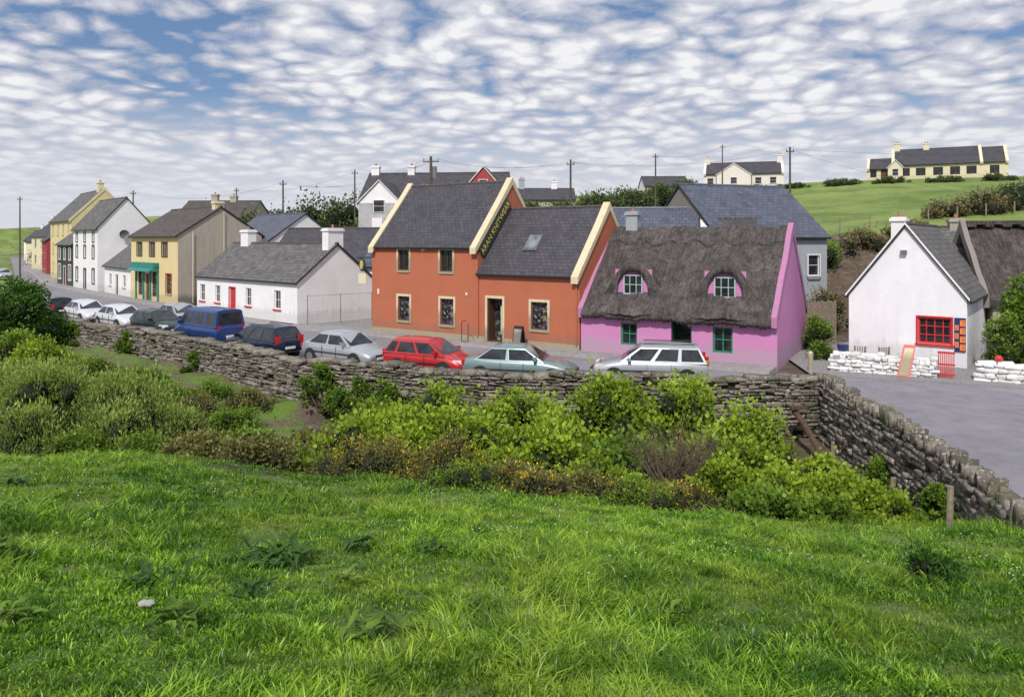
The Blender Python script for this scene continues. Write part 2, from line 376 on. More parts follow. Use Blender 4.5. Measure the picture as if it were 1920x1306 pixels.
def opening(parent,loc,rot,w,h,o,dep,base):
    kind=o.get('kind','sash'); fm=M[o.get('frame','frame')]; gl=M[o.get('glass','glass')]
    if kind=='door':
        g=MB(); g.box(0.0,dep-.05,0,w,dep,h,0)
        for k in range(2): g.box(w*(.12+.42*k),dep-.065,h*.1,w*(.12+.42*k)+w*.34,dep-.05,h*.45,0); g.box(w*(.12+.42*k),dep-.065,h*.55,w*(.12+.42*k)+w*.34,dep-.05,h*.9,0)
        W=g.obj('door',parent,[M[o.get('door','redpaint')]],loc=loc,rot=rot)
        hb=MB(); hb.cyl((w*.86,dep-.11,h*.48),(w*.86,dep-.065,h*.48),.03); hb.obj('handle',W,[M['metal']])
    elif kind=='opendoor':
        g=MB(); g.box(0,dep+.5,0,w,dep+.52,h,0); W=g.obj('door',parent,[M[o.get('inside','shop')]],loc=loc,rot=rot)
        g=MB(); g.box(0,0.02,0,.06,dep+.5,h,0); g.box(w-.06,.02,0,w,dep+.5,h,0); g.box(.06,.02,h-.06,w-.06,dep+.5,h); g.box(.06,.02,-.05,w-.06,dep+.5,0.01); g.obj('frame',W,[M[o.get('frame','browframe')]])
    else:
        g=MB(); g.poly([(0,dep-.02,0),(w,dep-.02,0),(w,dep-.02,h),(0,dep-.02,h)]); W=g.obj('window',parent,[gl],loc=loc,rot=rot)
        f=MB(); t=o.get('t',.06); y0,y1=dep-.07,dep-.025
        f.box(0,y0,0,w,y1,t); f.box(0,y0,h-t,w,y1,h); f.box(0,y0,t,t,y1,h-t); f.box(w-t,y0,t,w,y1,h-t)
        nx_,nz_=o.get('bars',(1,2)); tb=t*.55
        for k in range(1,nx_): f.box(w*k/nx_-tb/2,y0+.005,t,w*k/nx_+tb/2,y1-.002,h-t)
        for k in range(1,nz_): f.box(t,y0+.008,h*k/nz_-tb/2,w-t,y1-.004,h*k/nz_+tb/2)
        f.obj('frame',W,[fm])
        sl=o.get('sill','kerb')
        if sl:
            s_=MB(); s_.box(-.1,-.08,-.1,w+.1,dep-.07,-.004); s_.obj('sill',W,[M[sl]])
    if o.get('surround'):
        s_=MB(); q=o.get('sw',.13); y=-.035
        lo=0 if kind in('door','opendoor') else -q
        s_.box(-q,y,lo,0,.02,h+q); s_.box(w,y,lo,w+q,.02,h+q); s_.box(0,y,h,w,.02,h+q)
        if lo: s_.box(0,y-.03,lo,w,.02,0)
        s_.obj('surround',W,[M[o['surround']]])
    return W
def block(P,off,L,D,eave,ridge,wall,roof,ops={},oh=.2,par=(None,None),parw=.4,fnd=1.2,dep=.16,pitchv=.5,vo=.12,thick=.1):
    ox,oy,oz=off; mb=MB(); rv=D*pitchv
    for face in ('front','right','left','back'):
        (fx,fy),r=FACES[face](L,D); W=L if face in('front','back') else D
        c,s=math.cos(r),math.sin(r)
        T=lambda u,v,z,fx=fx,fy=fy,c=c,s=s:(ox+fx+c*u-s*v,oy+fy+s*u+c*v,oz+z)
        lst=ops.get(face,[]); holes=[(o['u']-o['w']/2,o['z'],o['w'],o['h']) for o in lst]
        panel(mb,T,W,-fnd,eave,[h for h in holes if h[1]+h[3]<=eave+.01],dep)
        for o,h in zip(lst,holes):
            p=T(h[0],0,h[1]) 
            opening(P,p,r,h[2],h[3],o,dep if h[1]+h[3]<=eave+.01 else .09,None)
    for x in (0,L):
        pts=[(ox+x,oy,oz+eave),(ox+x,oy+D,oz+eave),(ox+x,oy+rv,oz+ridge)]
        mb.poly(pts if x else [pts[0],pts[2],pts[1]])
    mb.obj('wall',P,[wall])
    R=None
    if roof:
        R=roofslabs(P,(ox,oy,oz),L,D,eave,ridge,rv,roof,oh,(0 if par[0] else vo),(0 if par[1] else vo),thick)
    for k,x in ((0,0),(1,L)):
        if par[k]:
            verge(P,ox,oy,oz,(-.06 if k==0 else L-parw+.06),parw,D,eave,ridge,rv,M[par[k]])
    return R
def roofslabs(P,off,L,D,eave,ridge,rv,roof,oh,vl,vr,t):
    ox,oy,oz=off; mb=MB()
    for side in (0,1):
        run=rv if side==0 else D-rv; sl=(ridge-eave)/run; n=math.hypot(1,sl); ln=(run+oh)*n
        def p(u,q,h):
            v=-oh+(run+oh)*q; z=eave+v*sl+.01; v-=h*sl/n; z+=h/n
            if q==1 and h>0: v=run; z=ridge+.01+h*n
            y=v if side==0 else D-v
            return (ox+u,oy+y,oz+z)
        a,b=-vl,L+vr
        T=[p(a,0,t),p(b,0,t),p(b,1,t),p(a,1,t)]; B=[p(a,0,0),p(b,0,0),p(b,1,0),p(a,1,0)]
        uvs=[(a,0),(b,0),(b,ln),(a,ln)]
        if side==0:
            mb.poly(T,0,uvs); mb.poly(B[::-1],0,uvs); 
            mb.poly([B[0],B[1],T[1],T[0]],1); mb.poly([B[1],B[2],T[2],T[1]],1); mb.poly([B[3],B[0],T[0],T[3]],1)
        else:
            mb.poly(T[::-1],0,uvs[::-1]); mb.poly(B,0,uvs)
            mb.poly([T[0],T[1],B[1],B[0]],1); mb.poly([T[1],T[2],B[2],B[1]],1); mb.poly([T[3],T[0],B[0],B[3]],1)
    R=mb.obj('roof',P,[roof,M['blackpaint']])
    n=MB(); n.cyl((ox-vl,oy+rv,oz+ridge+t*1.2),(ox+L+vr,oy+rv,oz+ridge+t*1.2),.09,n=8); n.obj('ridge_tile',R,[M['slatebrown']] if roof!=M['slateblue'] else [M['slateblue']])
    g=MB(); g.cyl((ox-vl,oy-oh-.05,oz+eave-oh*(ridge-eave)/rv+.02),(ox+L+vr,oy-oh-.05,oz+eave-oh*(ridge-eave)/rv+.02),.05,n=6); g.obj('gutter',R,[M['blackpaint']])
    return R
def verge(P,ox,oy,oz,x0,w,D,eave,ridge,rv,m,up=.26,low=.08,ext=.28,name='coping',wob=0):
    mb=MB(); sl=(ridge-eave)/rv
    ve=-ext; ze=eave+ve*sl
    sl2=(ridge-eave)/(D-rv)
    N=14
    def prof(k,f):
        t=k/N
        if t<=.5: v=ve+(rv-ve)*t*2; zt=eave+v*sl; 
        else: v=rv+(D+ext-rv)*(t-.5)*2; zt=eave+(D-v)*sl2
        u_=up*(1+.35*max(0,1-abs(t-.5)*8))+wob*math.sin(k*2.3+f*1.7)
        return v,zt+u_,zt-low
    for k in range(N):
        v0,t0,b0=prof(k,0); v1,t1,b1=prof(k+1,0); xw=wob*.5*math.sin(k*1.9); xw1=wob*.5*math.sin((k+1)*1.9)
        A=(ox+x0+xw,oy+v0),(ox+x0+xw1,oy+v1); B=(ox+x0+w+xw,oy+v0),(ox+x0+w+xw1,oy+v1)
        mb.poly([(*A[0],oz+b0),(*A[0],oz+t0),(*A[1],oz+t1),(*A[1],oz+b1)]); mb.poly([(*B[1],oz+b1),(*B[1],oz+t1),(*B[0],oz+t0),(*B[0],oz+b0)])
        mb.poly([(*A[0],oz+t0),(*B[0],oz+t0),(*B[1],oz+t1),(*A[1],oz+t1)]); mb.poly([(*A[1],oz+b1),(*B[1],oz+b1),(*B[0],oz+b0),(*A[0],oz+b0)])
    for k in (0,N):
        v,t,b=prof(k,0); mb.poly([(ox+x0,oy+v,oz+b),(ox+x0+w,oy+v,oz+b),(ox+x0+w,oy+v,oz+t),(ox+x0,oy+v,oz+t)])
    return mb.obj(name,P,[m])
def chimney(P,x,y,z0,z1,w=.9,d=.6,m='white',pots=1):
    mb=MB(); mb.box(x-w/2,y-d/2,z0,x+w/2,y+d/2,z1-.2); mb.box(x-w/2-.07,y-d/2-.07,z1-.2,x+w/2+.07,y+d/2+.07,z1-.05); mb.box(x-w/2,y-d/2,z1-.05,x+w/2,y+d/2,z1)
    C=mb.obj('chimney',P,[M[m]])
    for k in range(pots):
        px=x+(k-(pots-1)/2)*.35; q=MB(); q.cyl((px,y,z1),(px,y,z1+.26),.10,.085,10); q.obj('chimney_pot',C,[M['clay']])
def op(u,z,w,h,**k): d=dict(u=u,z=z,w=w,h=h); d.update(k); return d
def textmesh(txt,size,name,parent,mat,matrix,ext=.006):
    cu=bpy.data.curves.new('t','FONT'); cu.body=txt; cu.size=size; cu.extrude=ext; cu.align_x='CENTER'; cu.align_y='CENTER'; cu.resolution_u=3
    o=bpy.data.objects.new('t',cu); COL.objects.link(o); bpy.context.view_layer.update()
    me=bpy.data.meshes.new_from_object(o.evaluated_get(bpy.context.evaluated_depsgraph_get())); bpy.data.objects.remove(o)
    me.materials.clear(); me.materials.append(mat)
    t=bpy.data.objects.new(name,me); COL.objects.link(t); t.parent=parent; t.matrix_local=matrix; return t
rad=math.radians
# --- orange house -------------------------------------------------
A=rad(-35)
O=thing('shop_house','two storey orange rendered knitwear shop with slate roof and cream copings','house',(-8.4,44.8,0),A)
cw=dict(surround='cream',frame='browframe',sill=None,bars=(2,1))
block(O,(0,0,0),8.0,6.4,5.15,8.75,M['orange'],M['slate'],
 {'front':[op(2.58,3.75,.85,1.2,**cw),op(5.8,3.75,.9,1.2,**cw),op(2.6,.85,.9,1.4,glass='shop',**cw),op(5.85,.8,.95,1.45,glass='shop',**cw)]},oh=.12,par=('cream','cream'),parw=.40)
block(O,(8.0,0,0),6.3,6.2,3.75,7.15,M['orange'],M['slate'],
 {'front':[op(1.15,.12,1.0,2.3,kind='opendoor',surround='cream'),op(3.95,.95,1.0,1.4,glass='shop',**cw)]},oh=.12,par=(None,'cream'),parw=.40,vo=0)
mb=MB()
for a_,b_ in ((-.0,8.5),(9.8,14.3)): mb.box(a_,-.05,-.3,b_,0.01,.34)
mb.obj('plinth',O,[M['cream']])
mb=MB(); mb.cyl((8.05,-.06,.3),(8.05,-.06,3.7),.045,n=8); mb.cyl((14.15,-.06,.3),(14.15,-.06,3.5),.045,n=8); mb.obj('drainpipe',O,[M['orange']])
mb=MB(); mb.box(4.0,-.07,4.9,4.22,-.0,5.02); mb.box(7.2,-.05,2.5,7.3,0,2.65); mb.box(.5,-.05,2.3,.62,0,2.6); mb.obj('alarm_box',O,[M['frame']])
mb=MB(); mb.box(9.35,.25,.5,9.6,.5,2.0); mb.obj('hanging_jumper',O,[M['cream']])
sl=math.atan2(7.15-3.75,3.1)
def skylight(P,x,v,eave,slope,w=.8,h=1.0,t=.12,oz=0):
    z=eave+v*math.tan(slope)
    e=MB(); e.box(-w/2,0,0.10,w/2,h,.20,0); 
    o=e.obj('skylight',P,[M['metal']]); o.matrix_local=Matrix.Translation((x,v,z+oz))@Matrix.Rotation(slope,4,'X')
    g=MB(); g.box(-w/2+.08,.08,.2,w/2-.08,h-.08,.215); g.obj('pane',o,[M['curtain']])
skylight(O,8.0+2.75,1.0,3.75,sl,.85,1.1)
th=math.atan2(8.75-5.15,3.2)
Rm=Matrix(((0,0,1,0),(math.cos(th),-math.sin(th),0,0),(math.sin(th),math.cos(th),0,0),(0,0,0,1)))
mb=MB(); mb.box(-1.95,-.29,0,1.95,.29,.05); cv=1.5; cz=5.15+cv*math.tan(th)-.62
sg=mb.obj('sign_board',O,[M['darkgreen']]); sg.matrix_local=Matrix.Translation((8.075,cv,cz))@Rm
textmesh('ARAN KNITWEAR',.47,'lettering',sg,M['gold'],Matrix.Translation((0,0,.055)))
S=thing('hanging_sign','round green and gold hanging sign on iron bracket at wall corner','sign',(-8.4,44.8,0),A)
mb=MB(); mb.cyl((-.02,.02,4.45),(-1.0,-.35,4.45),.03); mb.obj('bracket',S,[M['blackpaint']])
mb=MB(); mb.cyl((-.52,-.34,4.02),(-.49,-.26,4.02),.40,n=24); mb.obj('sign_disc',S,[M['darkgreen']])
mb=MB(); mb.cyl((-.535,-.37,4.02),(-.522,-.342,4.02),.27,n=24); mb.obj('emblem',S,[M['gold']])
mb=MB(); mb.box(-.85,-.3,2.9,-.2,-.25,3.5); mb.obj('sign_panel',S,[M['paleyellow']])
S=thing('sandwich_board','black framed sandwich board standing outside the shop door','sign',(.35,37.75,.11),rad(-30))
for s_,n_ in ((-1,'panel'),(1,'panel')):
    mb=MB(); mb.hexa([(-.25,s_*.28,0),(.25,s_*.28,0),(.25,s_*.31,0),(-.25,s_*.31,0),(-.25,s_*.02,1.05),(.25,s_*.02,1.05),(.25,s_*.05,1.05),(-.25,s_*.05,1.05)]); mb.obj(n_,S,[M['blackpaint']])
mb=MB(); mb.hexa([(-.2,-.285,.15),(.2,-.285,.15),(.2,-.275,.15),(-.2,-.275,.15),(-.2,-.10,.9),(.2,-.10,.9),(.2,-.09,.9),(-.2,-.09,.9)]); mb.obj('poster',S,[M['greyrender']])
S=thing('hoop_stand','thin red brown metal hoop stand on the pavement','stand',(-2.5,39.6,.11),rad(-35))
mb=MB(); pts=[(-.22,0,0),(-.22,0,1.0),(-.12,0,1.12),(.12,0,1.12),(.22,0,1.0),(.22,0,0),(-.22,0,0.02)]
for p,q in zip(pts[:-1],pts[1:]): mb.cyl(p,q,.018,n=6)
mb.obj('hoop',S,[M['blackpaint']])
# --- pink thatched cottage ------------------------------------------
A=rad(-30); L,D,EV,RG=9.2,7.6,2.15,5.85
K=thing('thatched_cottage','pink limewashed cottage with weathered thatch and two eyebrow dormers','cottage',(3.38,36.55,0),A)
gw=dict(frame='greenpaint',sill=None,bars=(2,2),t=.08)
block(K,(0,0,0),L,D,EV,RG,M['pink'],None,{'front':[op(2.48,.55,.82,1.05,**gw),op(5.01,.1,.95,1.95,kind='opendoor',frame='darkgreen',inside='glass'),op(6.88,.5,.88,1.15,**gw)]})
slp=(RG-EV)/(D/2)
def thz(v): 
    vv=v if v<D/2 else D-v
    return EV+vv*slp+.28
def tn(u,v): return .035*math.sin(u*2.1+v*1.7)+.022*math.sin(u*5.3-v*2.1+1)+.016*math.sin(u*13+v*1.2+2*math.sin(v*2))
mb=MB(); nu,nv=170,50; vs=[-.42+(D+.84)*k/nv for k in range(nv+1)]; us=[.18+(L-.36)*k/nu for k in range(nu+1)]
def tp(u,v):
    z=thz(v)+tn(u,v)+.010*math.sin(u*37+v*1.1+2*math.sin(v+u))
    if v>D/2-.25 and v<D/2+.25: z-= (.25-abs(v-D/2))*.4
    return (u,v,z)
for i in range(nu):
    for j in range(nv):
        q=[(us[i],vs[j]),(us[i+1],vs[j]),(us[i+1],vs[j+1]),(us[i],vs[j+1])]
        mb.poly([tp(*p) for p in q],0,[(p[0],p[1]*1.5) for p in q])
    for v,vi in ((vs[0],1),(vs[-1],-1)):
        a_=tp(us[i],v);b_=tp(us[i+1],v); d0=.27+.03*math.sin(us[i]*9)+.035*math.sin(us[i]*31);d1=.27+.03*math.sin(us[i+1]*9)+.035*math.sin(us[i+1]*31)
        lo1=(us[i],v+.12*vi,a_[2]-d0);lo2=(us[i+1],v+.12*vi,b_[2]-d1)
        m1=(us[i],v-.02*vi,a_[2]-.15);m2=(us[i+1],v-.02*vi,b_[2]-.15)
        F4=[[m1,m2,b_,a_],[lo1,lo2,m2,m1],[(us[i],v+.6*vi,EV+.0),(us[i+1],v+.6*vi,EV),lo2,lo1]]
        for q in F4: mb.poly(q,0,[(p[0],p[2]) for p in q])
TR=mb.obj('roof',K,[M['thatch']],smooth=True,weld=True)
mb=MB()
for i in range(nu):
    def rp(u,k):
        low=.85+.13*math.cos(u*4.6); v=D/2-low*(1-k/6); z=thz(v)+tn(u,v)+.11
        if k>=5: z-=.06
        return (u,v,z)
    for k in range(6):
        q=[rp(us[i],k),rp(us[i+1],k),rp(us[i+1],k+1),rp(us[i],k+1)]
        mb.poly(q,0,[(p[0],p[1]*1.5+3) for p in q])
        q2=[(p[0],D-p[1],p[2]) for p in q][::-1]; mb.poly(q2,0,[(p[0],p[1]*1.5+3) for p in q2])
    a_=rp(us[i],0);b_=rp(us[i+1],0); q=[(a_[0],a_[1]-.02,a_[2]-.22),(b_[0],b_[1]-.02,b_[2]-.22),b_,a_]; mb.poly(q,0,[(p[0],p[2]) for p in q])
mb.obj('thatch_ridge',TR,[M['thatch']])
for x0 in (-.04,L-.20): verge(K,0,0,0,x0,.24,D,EV,RG,D/2,M['pinkverge'],up=.36,low=.1,ext=.30,name='verge',wob=.025)
chimney(K,1.25,D/2,RG,7.0,.62,.5,'bluegrey',1)
for uc in (2.48,6.84):
    mb=MB(); vf=.30
    def hood(du,v): return 2.55+1.82*math.exp(-(abs(du)/1.22)**2.6)+.34*(v-vf)
    n1,n2=40,20
    def hp(i,j):
        du=-2.1+4.2*i/n1; v=vf+(3.1)*j/n2; bulge=.03*math.sin(du*7+v*3)+.02*math.sin(du*23+v*2)
        z=max(thz(v)+tn(uc+du,v)-.06,hood(du,v)+bulge*.7); return (uc+du,v+(.10*abs(du) if j==0 else 0),z)
    for i in range(n1):
        for j in range(n2):
            q=[hp(i,j),hp(i+1,j),hp(i+1,j+1),hp(i,j+1)]
            if all(abs(p[2]-(thz(p[1])+tn(p[0],p[1])-.06))<1e-3 for p in q): continue
            mb.poly(q,0,[(p[0],p[1]*1.5+p[2]*.3) for p in q])
        def inner_(du):
            if abs(du)<.84: return 2.70+1.30*(max(0,1-(abs(du)/.84)**2.6))**.45
            return thz(vf)-.35
        a_=hp(i,0); b_=hp(i+1,0); da=a_[0]-uc; db=b_[0]-uc
        za=min(a_[2],inner_(da)); zb=min(b_[2],inner_(db))
        q=[(a_[0],a_[1]+.06,za),(b_[0],b_[1]+.06,zb),b_,a_]; mb.poly(q,0,[(p[0],p[2]) for p in q])
        if abs(da)<=.86 and abs(db)<=.86:
            q2=[(a_[0],1.35,za),(b_[0],1.35,zb),(b_[0],b_[1]+.06,zb),(a_[0],a_[1]+.06,za)]; mb.poly(q2,0,[(p[0],p[1]) for p in q2])
    dm=mb.obj('dormer',TR,[M['thatch']],smooth=True,weld=True)
    w=MB(); w.poly([(uc-.93,.60,2.1),(uc+.93,.60,2.1),(uc+.93,.60,4.1),(uc-.93,.60,4.1)]); w.obj('dormer_wall',dm,[M['pink']])
    opening(dm,(uc-.48,.43,2.90),0,.96,.94,dict(kind='w',frame='dframe',sill=None,bars=(3,2),glass='glass',t=.055),.16,None)
    fl=MB()
    for i in range(24):
        def fp(u_,t):
            k=math.exp(-((u_-uc)/.95)**4); v=-.42+.98*t; return (u_,v-.10*k*(1-t)*1.2,thz(v)+tn(u_,v)+.02+.07*k*math.sin(min(1,t*1.2)*math.pi)-.25*k*max(0,t-.6))
        for j in range(6):
            ua=uc-1.3+2.6*i/24; ub=uc-1.3+2.6*(i+1)/24; ta,tb=j/6,(j+1)/6
            q=[fp(ua,ta),fp(ub,ta),fp(ub,tb),fp(ua,tb)]; fl.poly(q,0,[(p[0],p[1]*1.5) for p in q])
    fl.obj('thatch_apron',dm,[M['thatch']],smooth=True,weld=True)
# --- white cottage with red sills ------------------------------------
W=thing('whitewashed_cottage','long low whitewashed cottage with grey slate roof and red sills','cottage',(-24.25,57.5,0),rad(-42))
rs=dict(sill='redpaint',bars=(2,2))
WD=6.1
block(W,(0,0,0),14,WD,2.75,5.15,M['white'],M['slateold'],{'front':[op(.9,.9,.8,1.25,**rs),op(3.3,.9,.75,1.25,**rs),op(5.5,.1,.9,2.0,kind='door',door='redpaint',surround='redpaint',sw=.05),op(7.8,.9,.75,1.25,**rs),op(11.6,.9,.8,1.25,**rs)],
  'right':[]},oh=.12)
chimney(W,2.2,WD/2,4.6,6.3,1.1,.7,'white',1); chimney(W,13.5,WD/2,4.5,6.3,.7,1.2,'white',1)
# --- yellow / grey gabled shop ----------------------------------------
Y=thing('gabled_shop','yellow fronted two storey shop with bare grey cement gable','house',(-35.7,70,0),rad(-44))
ww=dict(frame='browframe',surround='browframe',sw=.07,bars=(2,1),sill=None,glass='curtain')
block(Y,(0,0,0),10.7,7.5,5.9,8.3,M['yellow'],M['slatebrown'],{'front':[op(2.1,4.1,1.25,1.2,**ww),op(5.1,4.1,1.25,1.2,**ww),op(7.9,4.1,1.25,1.2,**ww),op(2.3,.5,1.1,2.2,frame='browframe',glass='shop',sill=None),op(4.0,.1,1.0,2.4,kind='door',door='browframe'),op(5.6,.5,1.1,2.2,frame='browframe',glass='shop',sill=None),op(8.8,.9,1.2,1.7,frame='browframe',glass='shop',surround='redpaint',sw=.07)]},oh=.25)
mb=MB(); mb.poly([(10.712,-.0,-.5),(10.712,7.5,-.5),(10.712,7.5,5.9),(10.712,3.75,8.28),(10.712,0,5.9)]); mb.obj('gable_render',Y,[M['greyrender']])
mb=MB(); mb.box(1.3,-.5,3.0,6.7,-.02,3.5); mb.hexa([(1.3,-.9,2.75),(6.7,-.9,2.75),(6.7,-.02,2.8),(1.3,-.02,2.8),(1.3,-.88,2.82),(6.7,-.88,2.82),(6.7,-.02,3.3),(1.3,-.02,3.3)]); 
for x in (1.35,3.2,4.8,6.55): mb.box(x-.12,-.1,.1,x+.12,-.02,2.8)
mb.obj('shopfront',Y,[M['teal']])
chimney(Y,10.0,3.75,7.9,8.9,.6,.8,'paleyellow',1)
mb=MB(); mb.cyl((10.85,1.2,.2),(10.85,1.2,6.2),.04,n=6); mb.cyl((10.85,3.9,3.5),(10.85,3.9,8.0),.03,n=6); mb.obj('drainpipe',Y,[M['paleyellow']])
E=thing('rear_annex','slate roofed annex behind the gabled shop','house',(-28.5,73,0),rad(-44))
block(E,(0,0,0),9,8,5.2,7.9,M['white'],M['slateblue'])
S=thing('link_cottage','small low white house with grey slate roof beside the taller one','house',(-42.4,77.7,0),rad(-48))
block(S,(0,0,0),9.4,5,2.9,4.9,M['white'],M['slateold'],{'front':[op(2.2,.9,.9,1.2),op(4.6,.1,.9,2.0,kind='door',door='browframe'),op(7.2,.9,.9,1.2)]})
S=thing('tall_white_house','tall white rendered house with black framed windows and satellite dish','house',(-51.0,86.8,0),rad(-48))
bk=dict(surround='blackpaint',sw=.12,sill=None)
block(S,(0,0,0),11,5.6,6.8,10.0,M['white'],M['slateold'],{'front':[op(x,z,.9,1.3,**bk) for x in (1.8,5.5,9.2) for z in (3.6,5.4) if z<5]+[op(1.8,.9,1.0,1.5,**bk),op(5.5,.1,1.0,2.2,kind='door',door='blackpaint',surround='blackpaint'),op(9.2,.9,1.0,1.5,**bk)]+[op(x,5.35,.8,1.0,**bk) for x in (1.8,5.5,9.2)],'right':[]})
mb=MB(); mb.cyl((11.0,2.5,6.0),(11.3,2.5,6.1),.04); n=18
for r0,r1,x0,x1 in ((.02,.3,11.22,11.26),(.3,.5,11.26,11.36)):
    for k in range(n):
        a0,a1=2*math.pi*k/n,2*math.pi*(k+1)/n
        mb.poly([(x0,2.5+r0*math.cos(a0),6.1+r0*math.sin(a0)),(x1,2.5+r1*math.cos(a0),6.1+r1*math.sin(a0)),(x1,2.5+r1*math.cos(a1),6.1+r1*math.sin(a1)),(x0,2.5+r0*math.cos(a1),6.1+r0*math.sin(a1))])
mb.obj('satellite_dish',S,[M['metal']])
S=thing('pub_house','black and white fronted pub with slate roof','house',(-57.0,93.6,0),rad(-48))
block(S,(0,0,0),8.4,6,5.0,7.4,M['blackwall'],M['slateold'],{'front':[op(1.4,.8,1.3,1.7,surround='frame',sill=None),op(4.1,.1,1.0,2.2,kind='door',door='redpaint',surround='frame'),op(6.8,.8,1.3,1.7,surround='frame',sill=None)]+[op(x,3.2,.9,1.3,surround='frame',sill=None) for x in (1.4,4.1,6.8)]})
S=thing('tall_yellow_house','tall pale yellow three storey house with white bargeboards','house',(-67.0,108.4,0),rad(-49))
block(S,(0,0,0),14.5,7.8,8.2,12.2,M['yellow'],M['slateold'],{'front':[op(x,z,1.0,1.5) for x in (2,5.5,9,12.5) for z in (.9,3.6,6.2)],'right':[op(3.9,8.6,.9,1.2)]},par=(None,'cream'),parw=.3)
chimney(S,12,3.9,11.5,13.4,1.0,.7,'paleyellow',2)
S=thing('red_house','dark red two storey house with slate roof','house',(-79,125.5,0),rad(-54))
block(S,(0,0,0),9,6,5.4,7.6,M['redwall'],M['slate'],{'front':[op(x,z,1.0,1.4) for x in (1.8,4.5,7.2) for z in (.9,3.5)]}); chimney(S,1,3,7.3,8.6,.8,.6,'white',1)
S=thing('cream_house','cream two storey house with dark slate roof','house',(-92,143,0.2),rad(-40))
block(S,(0,0,0),11,7,6.0,8.8,M['paleyellow'],M['slate'],{'front':[op(x,z,1.0,1.5) for x in (2,5.5,9) for z in (1,4)]}); chimney(S,1,3.5,8.4,9.8,.8,.6,'white',1); chimney(S,10,3.5,8.4,9.8,.8,.6,'white',1)
def simple(name,label,loc,deg,L,D,ev,rg,wm,rm,chs=(),ops={},sky=(),par=(None,None)):
    S=thing(name,label,'house',loc,rad(deg)); block(S,(0,0,0),L,D,ev,rg,M[wm],M[rm],ops,par=par)
    for c in chs: chimney(S,*c)
    for s_ in sky: skylight(S,s_[0],s_[1],ev,math.atan2(rg-ev,D/2),s_[2],s_[3])
    return S
simple('distant_house','distant pale house with slate roof at the end of the street',(-112,172,.5),-20,13,7,4.6,7.2,'paleyellow','slate',[(1,3.5,7,8.4,.8,.6,'white',1)],{'front':[op(x,1,1.1,1.3) for x in (2,6.5,11)]})
simple('distant_house','distant white house with slate roof at the end of the street',(-134,205,1),-20,14,7,4.4,7.0,'white','slate',[(13,3.5,6.8,8.2,.8,.6,'white',1)],{'front':[op(x,1,1.1,1.3) for x in (2,6.5,11)]})
simple('rear_cottage','low house with dark red gable and slate roof behind the cottage',(-20.5,62.5,0),-15,12,7,3.6,6.4,'redwall','slate',[(11,3.5,6,7.6,.9,.8,'greyrender',2)])
simple('outhouse','small white outhouse with pale slate roof and roof light',(-11.2,55.5,0),-20,4.2,5.5,3.6,5.6,'white','slateblue',[],{'front':[op(1.6,1.6,.9,1.0,sill=None)]},[(1.5,.8,.8,1.2)])
simple('rear_house','long low tile roofed house with chimneys on the rise',(-42,93,2.0),-5,9.5,7,6.3,8.4,'greyrender','slatebrown',[(3.5,3.5,8,9.4,.8,.6,'greyrender',1),(6,3.5,8,9.2,.8,.6,'greyrender',1)])
simple('cottage_behind','slate roofed building with white verges behind the thatch',(5.3,44.6,0),-12,6.2,6.5,4.6,7.4,'white','slateblue',[],par=(None,'white'))
simple('cottage_behind','slate roofed low wing behind the thatch',(11.0,43.4,0),-12,3.2,4.6,4.4,6.7,'white','slate')
S=simple('barn_house','large grey rendered house with blue slate roof and fascia',(12.1,44,0),20,8.1,8,5.75,8.95,'darkrender','slateblue')
mb=MB(); mb.poly([(0,-.012,-1),(8.11,-.012,-1),(8.11,-.012,5.7),(0,-.012,5.7)]); mb.poly([(8.112,0,-1),(8.112,8,-1),(8.112,8,5.7),(8.112,0,5.7)]); wl=mb.obj('side_wall',S,[M['bluegrey']])
opening(S,(6.5,-.19,3.3),0,.9,1.3,dict(sill=None,surround='frame',sw=.05),.16,None)
zq=4.9
S=thing('terrace_house','white rendered house with long slate roof and red dormer gable','house',(-15.2,74,zq),rad(-6))
block(S,(0,0,0),14.5,8,4.4,7.4,M['white'],M['slate'],{'front':[op(8,2.2,.9,1.1)]},fnd=4)
block(S,(1.0,-3.2,0),3.6,3.4,4.1,4.11,M['white'],None,{'front':[op(1.8,1.5,1.0,1.2)]},fnd=4)
def frontgable(P,x,w,y0,y1,ev,rg,wm,rm,oz=0,win=None):
    mb=MB(); mb.poly([(x,y0,oz+0),(x+w,y0,oz+0),(x+w,y0,oz+ev),(x+w/2,y0,oz+rg),(x,y0,oz+ev)])
    mb.poly([(x,y1,oz),(x,y0,oz),(x,y0,oz+ev),(x,y1,oz+ev)]); mb.poly([(x+w,y0,oz),(x+w,y1,oz),(x+w,y1,oz+ev),(x+w,y0,oz+ev)]); mb.obj('wall',P,[M[wm]])
    r=MB(); sl=(rg-ev)/(w/2)
    for sx in (-1,1):
        xe=x+w/2+sx*(w/2+.2); ze=oz+ev-.2*sl
        T=[(xe,y0-.15,ze+.12),(x+w/2,y0-.15,oz+rg+.12),(x+w/2,y1,oz+rg+.12),(xe,y1,ze+.12)]; B=[(a,b,c-.12) for a,b,c in T]
        r.poly(T if sx<0 else T[::-1],0,[(0,0),(0,w/1.5),(y1-y0,w/1.5),(y1-y0,0)]); r.poly(B); r.poly([T[0],T[1],B[1],B[0]],1)
    r.obj('roof',P,[M[rm],M['frame']])
    if win: 
        for wd in win: opening(P,(x+w/2-wd[0]/2,y0-.17,oz+wd[1]),0,wd[0],wd[2],dict(sill=None),.16,None)
frontgable(S,1.0,4.0,-3.2,3.5,4.2,6.2,'white','slate',0,[(1.1,3.2,1.2)])
frontgable(S,11.0,3.0,-.2,4,6.0,7.7,'redwall','slate',0,[(.9,5.3,1.2)])
for c in ((.6,4,7.0,8.3,.8,.6,'white',1),(4.4,4,7.2,8.3,.7,.6,'white',1)): chimney(S,*c)
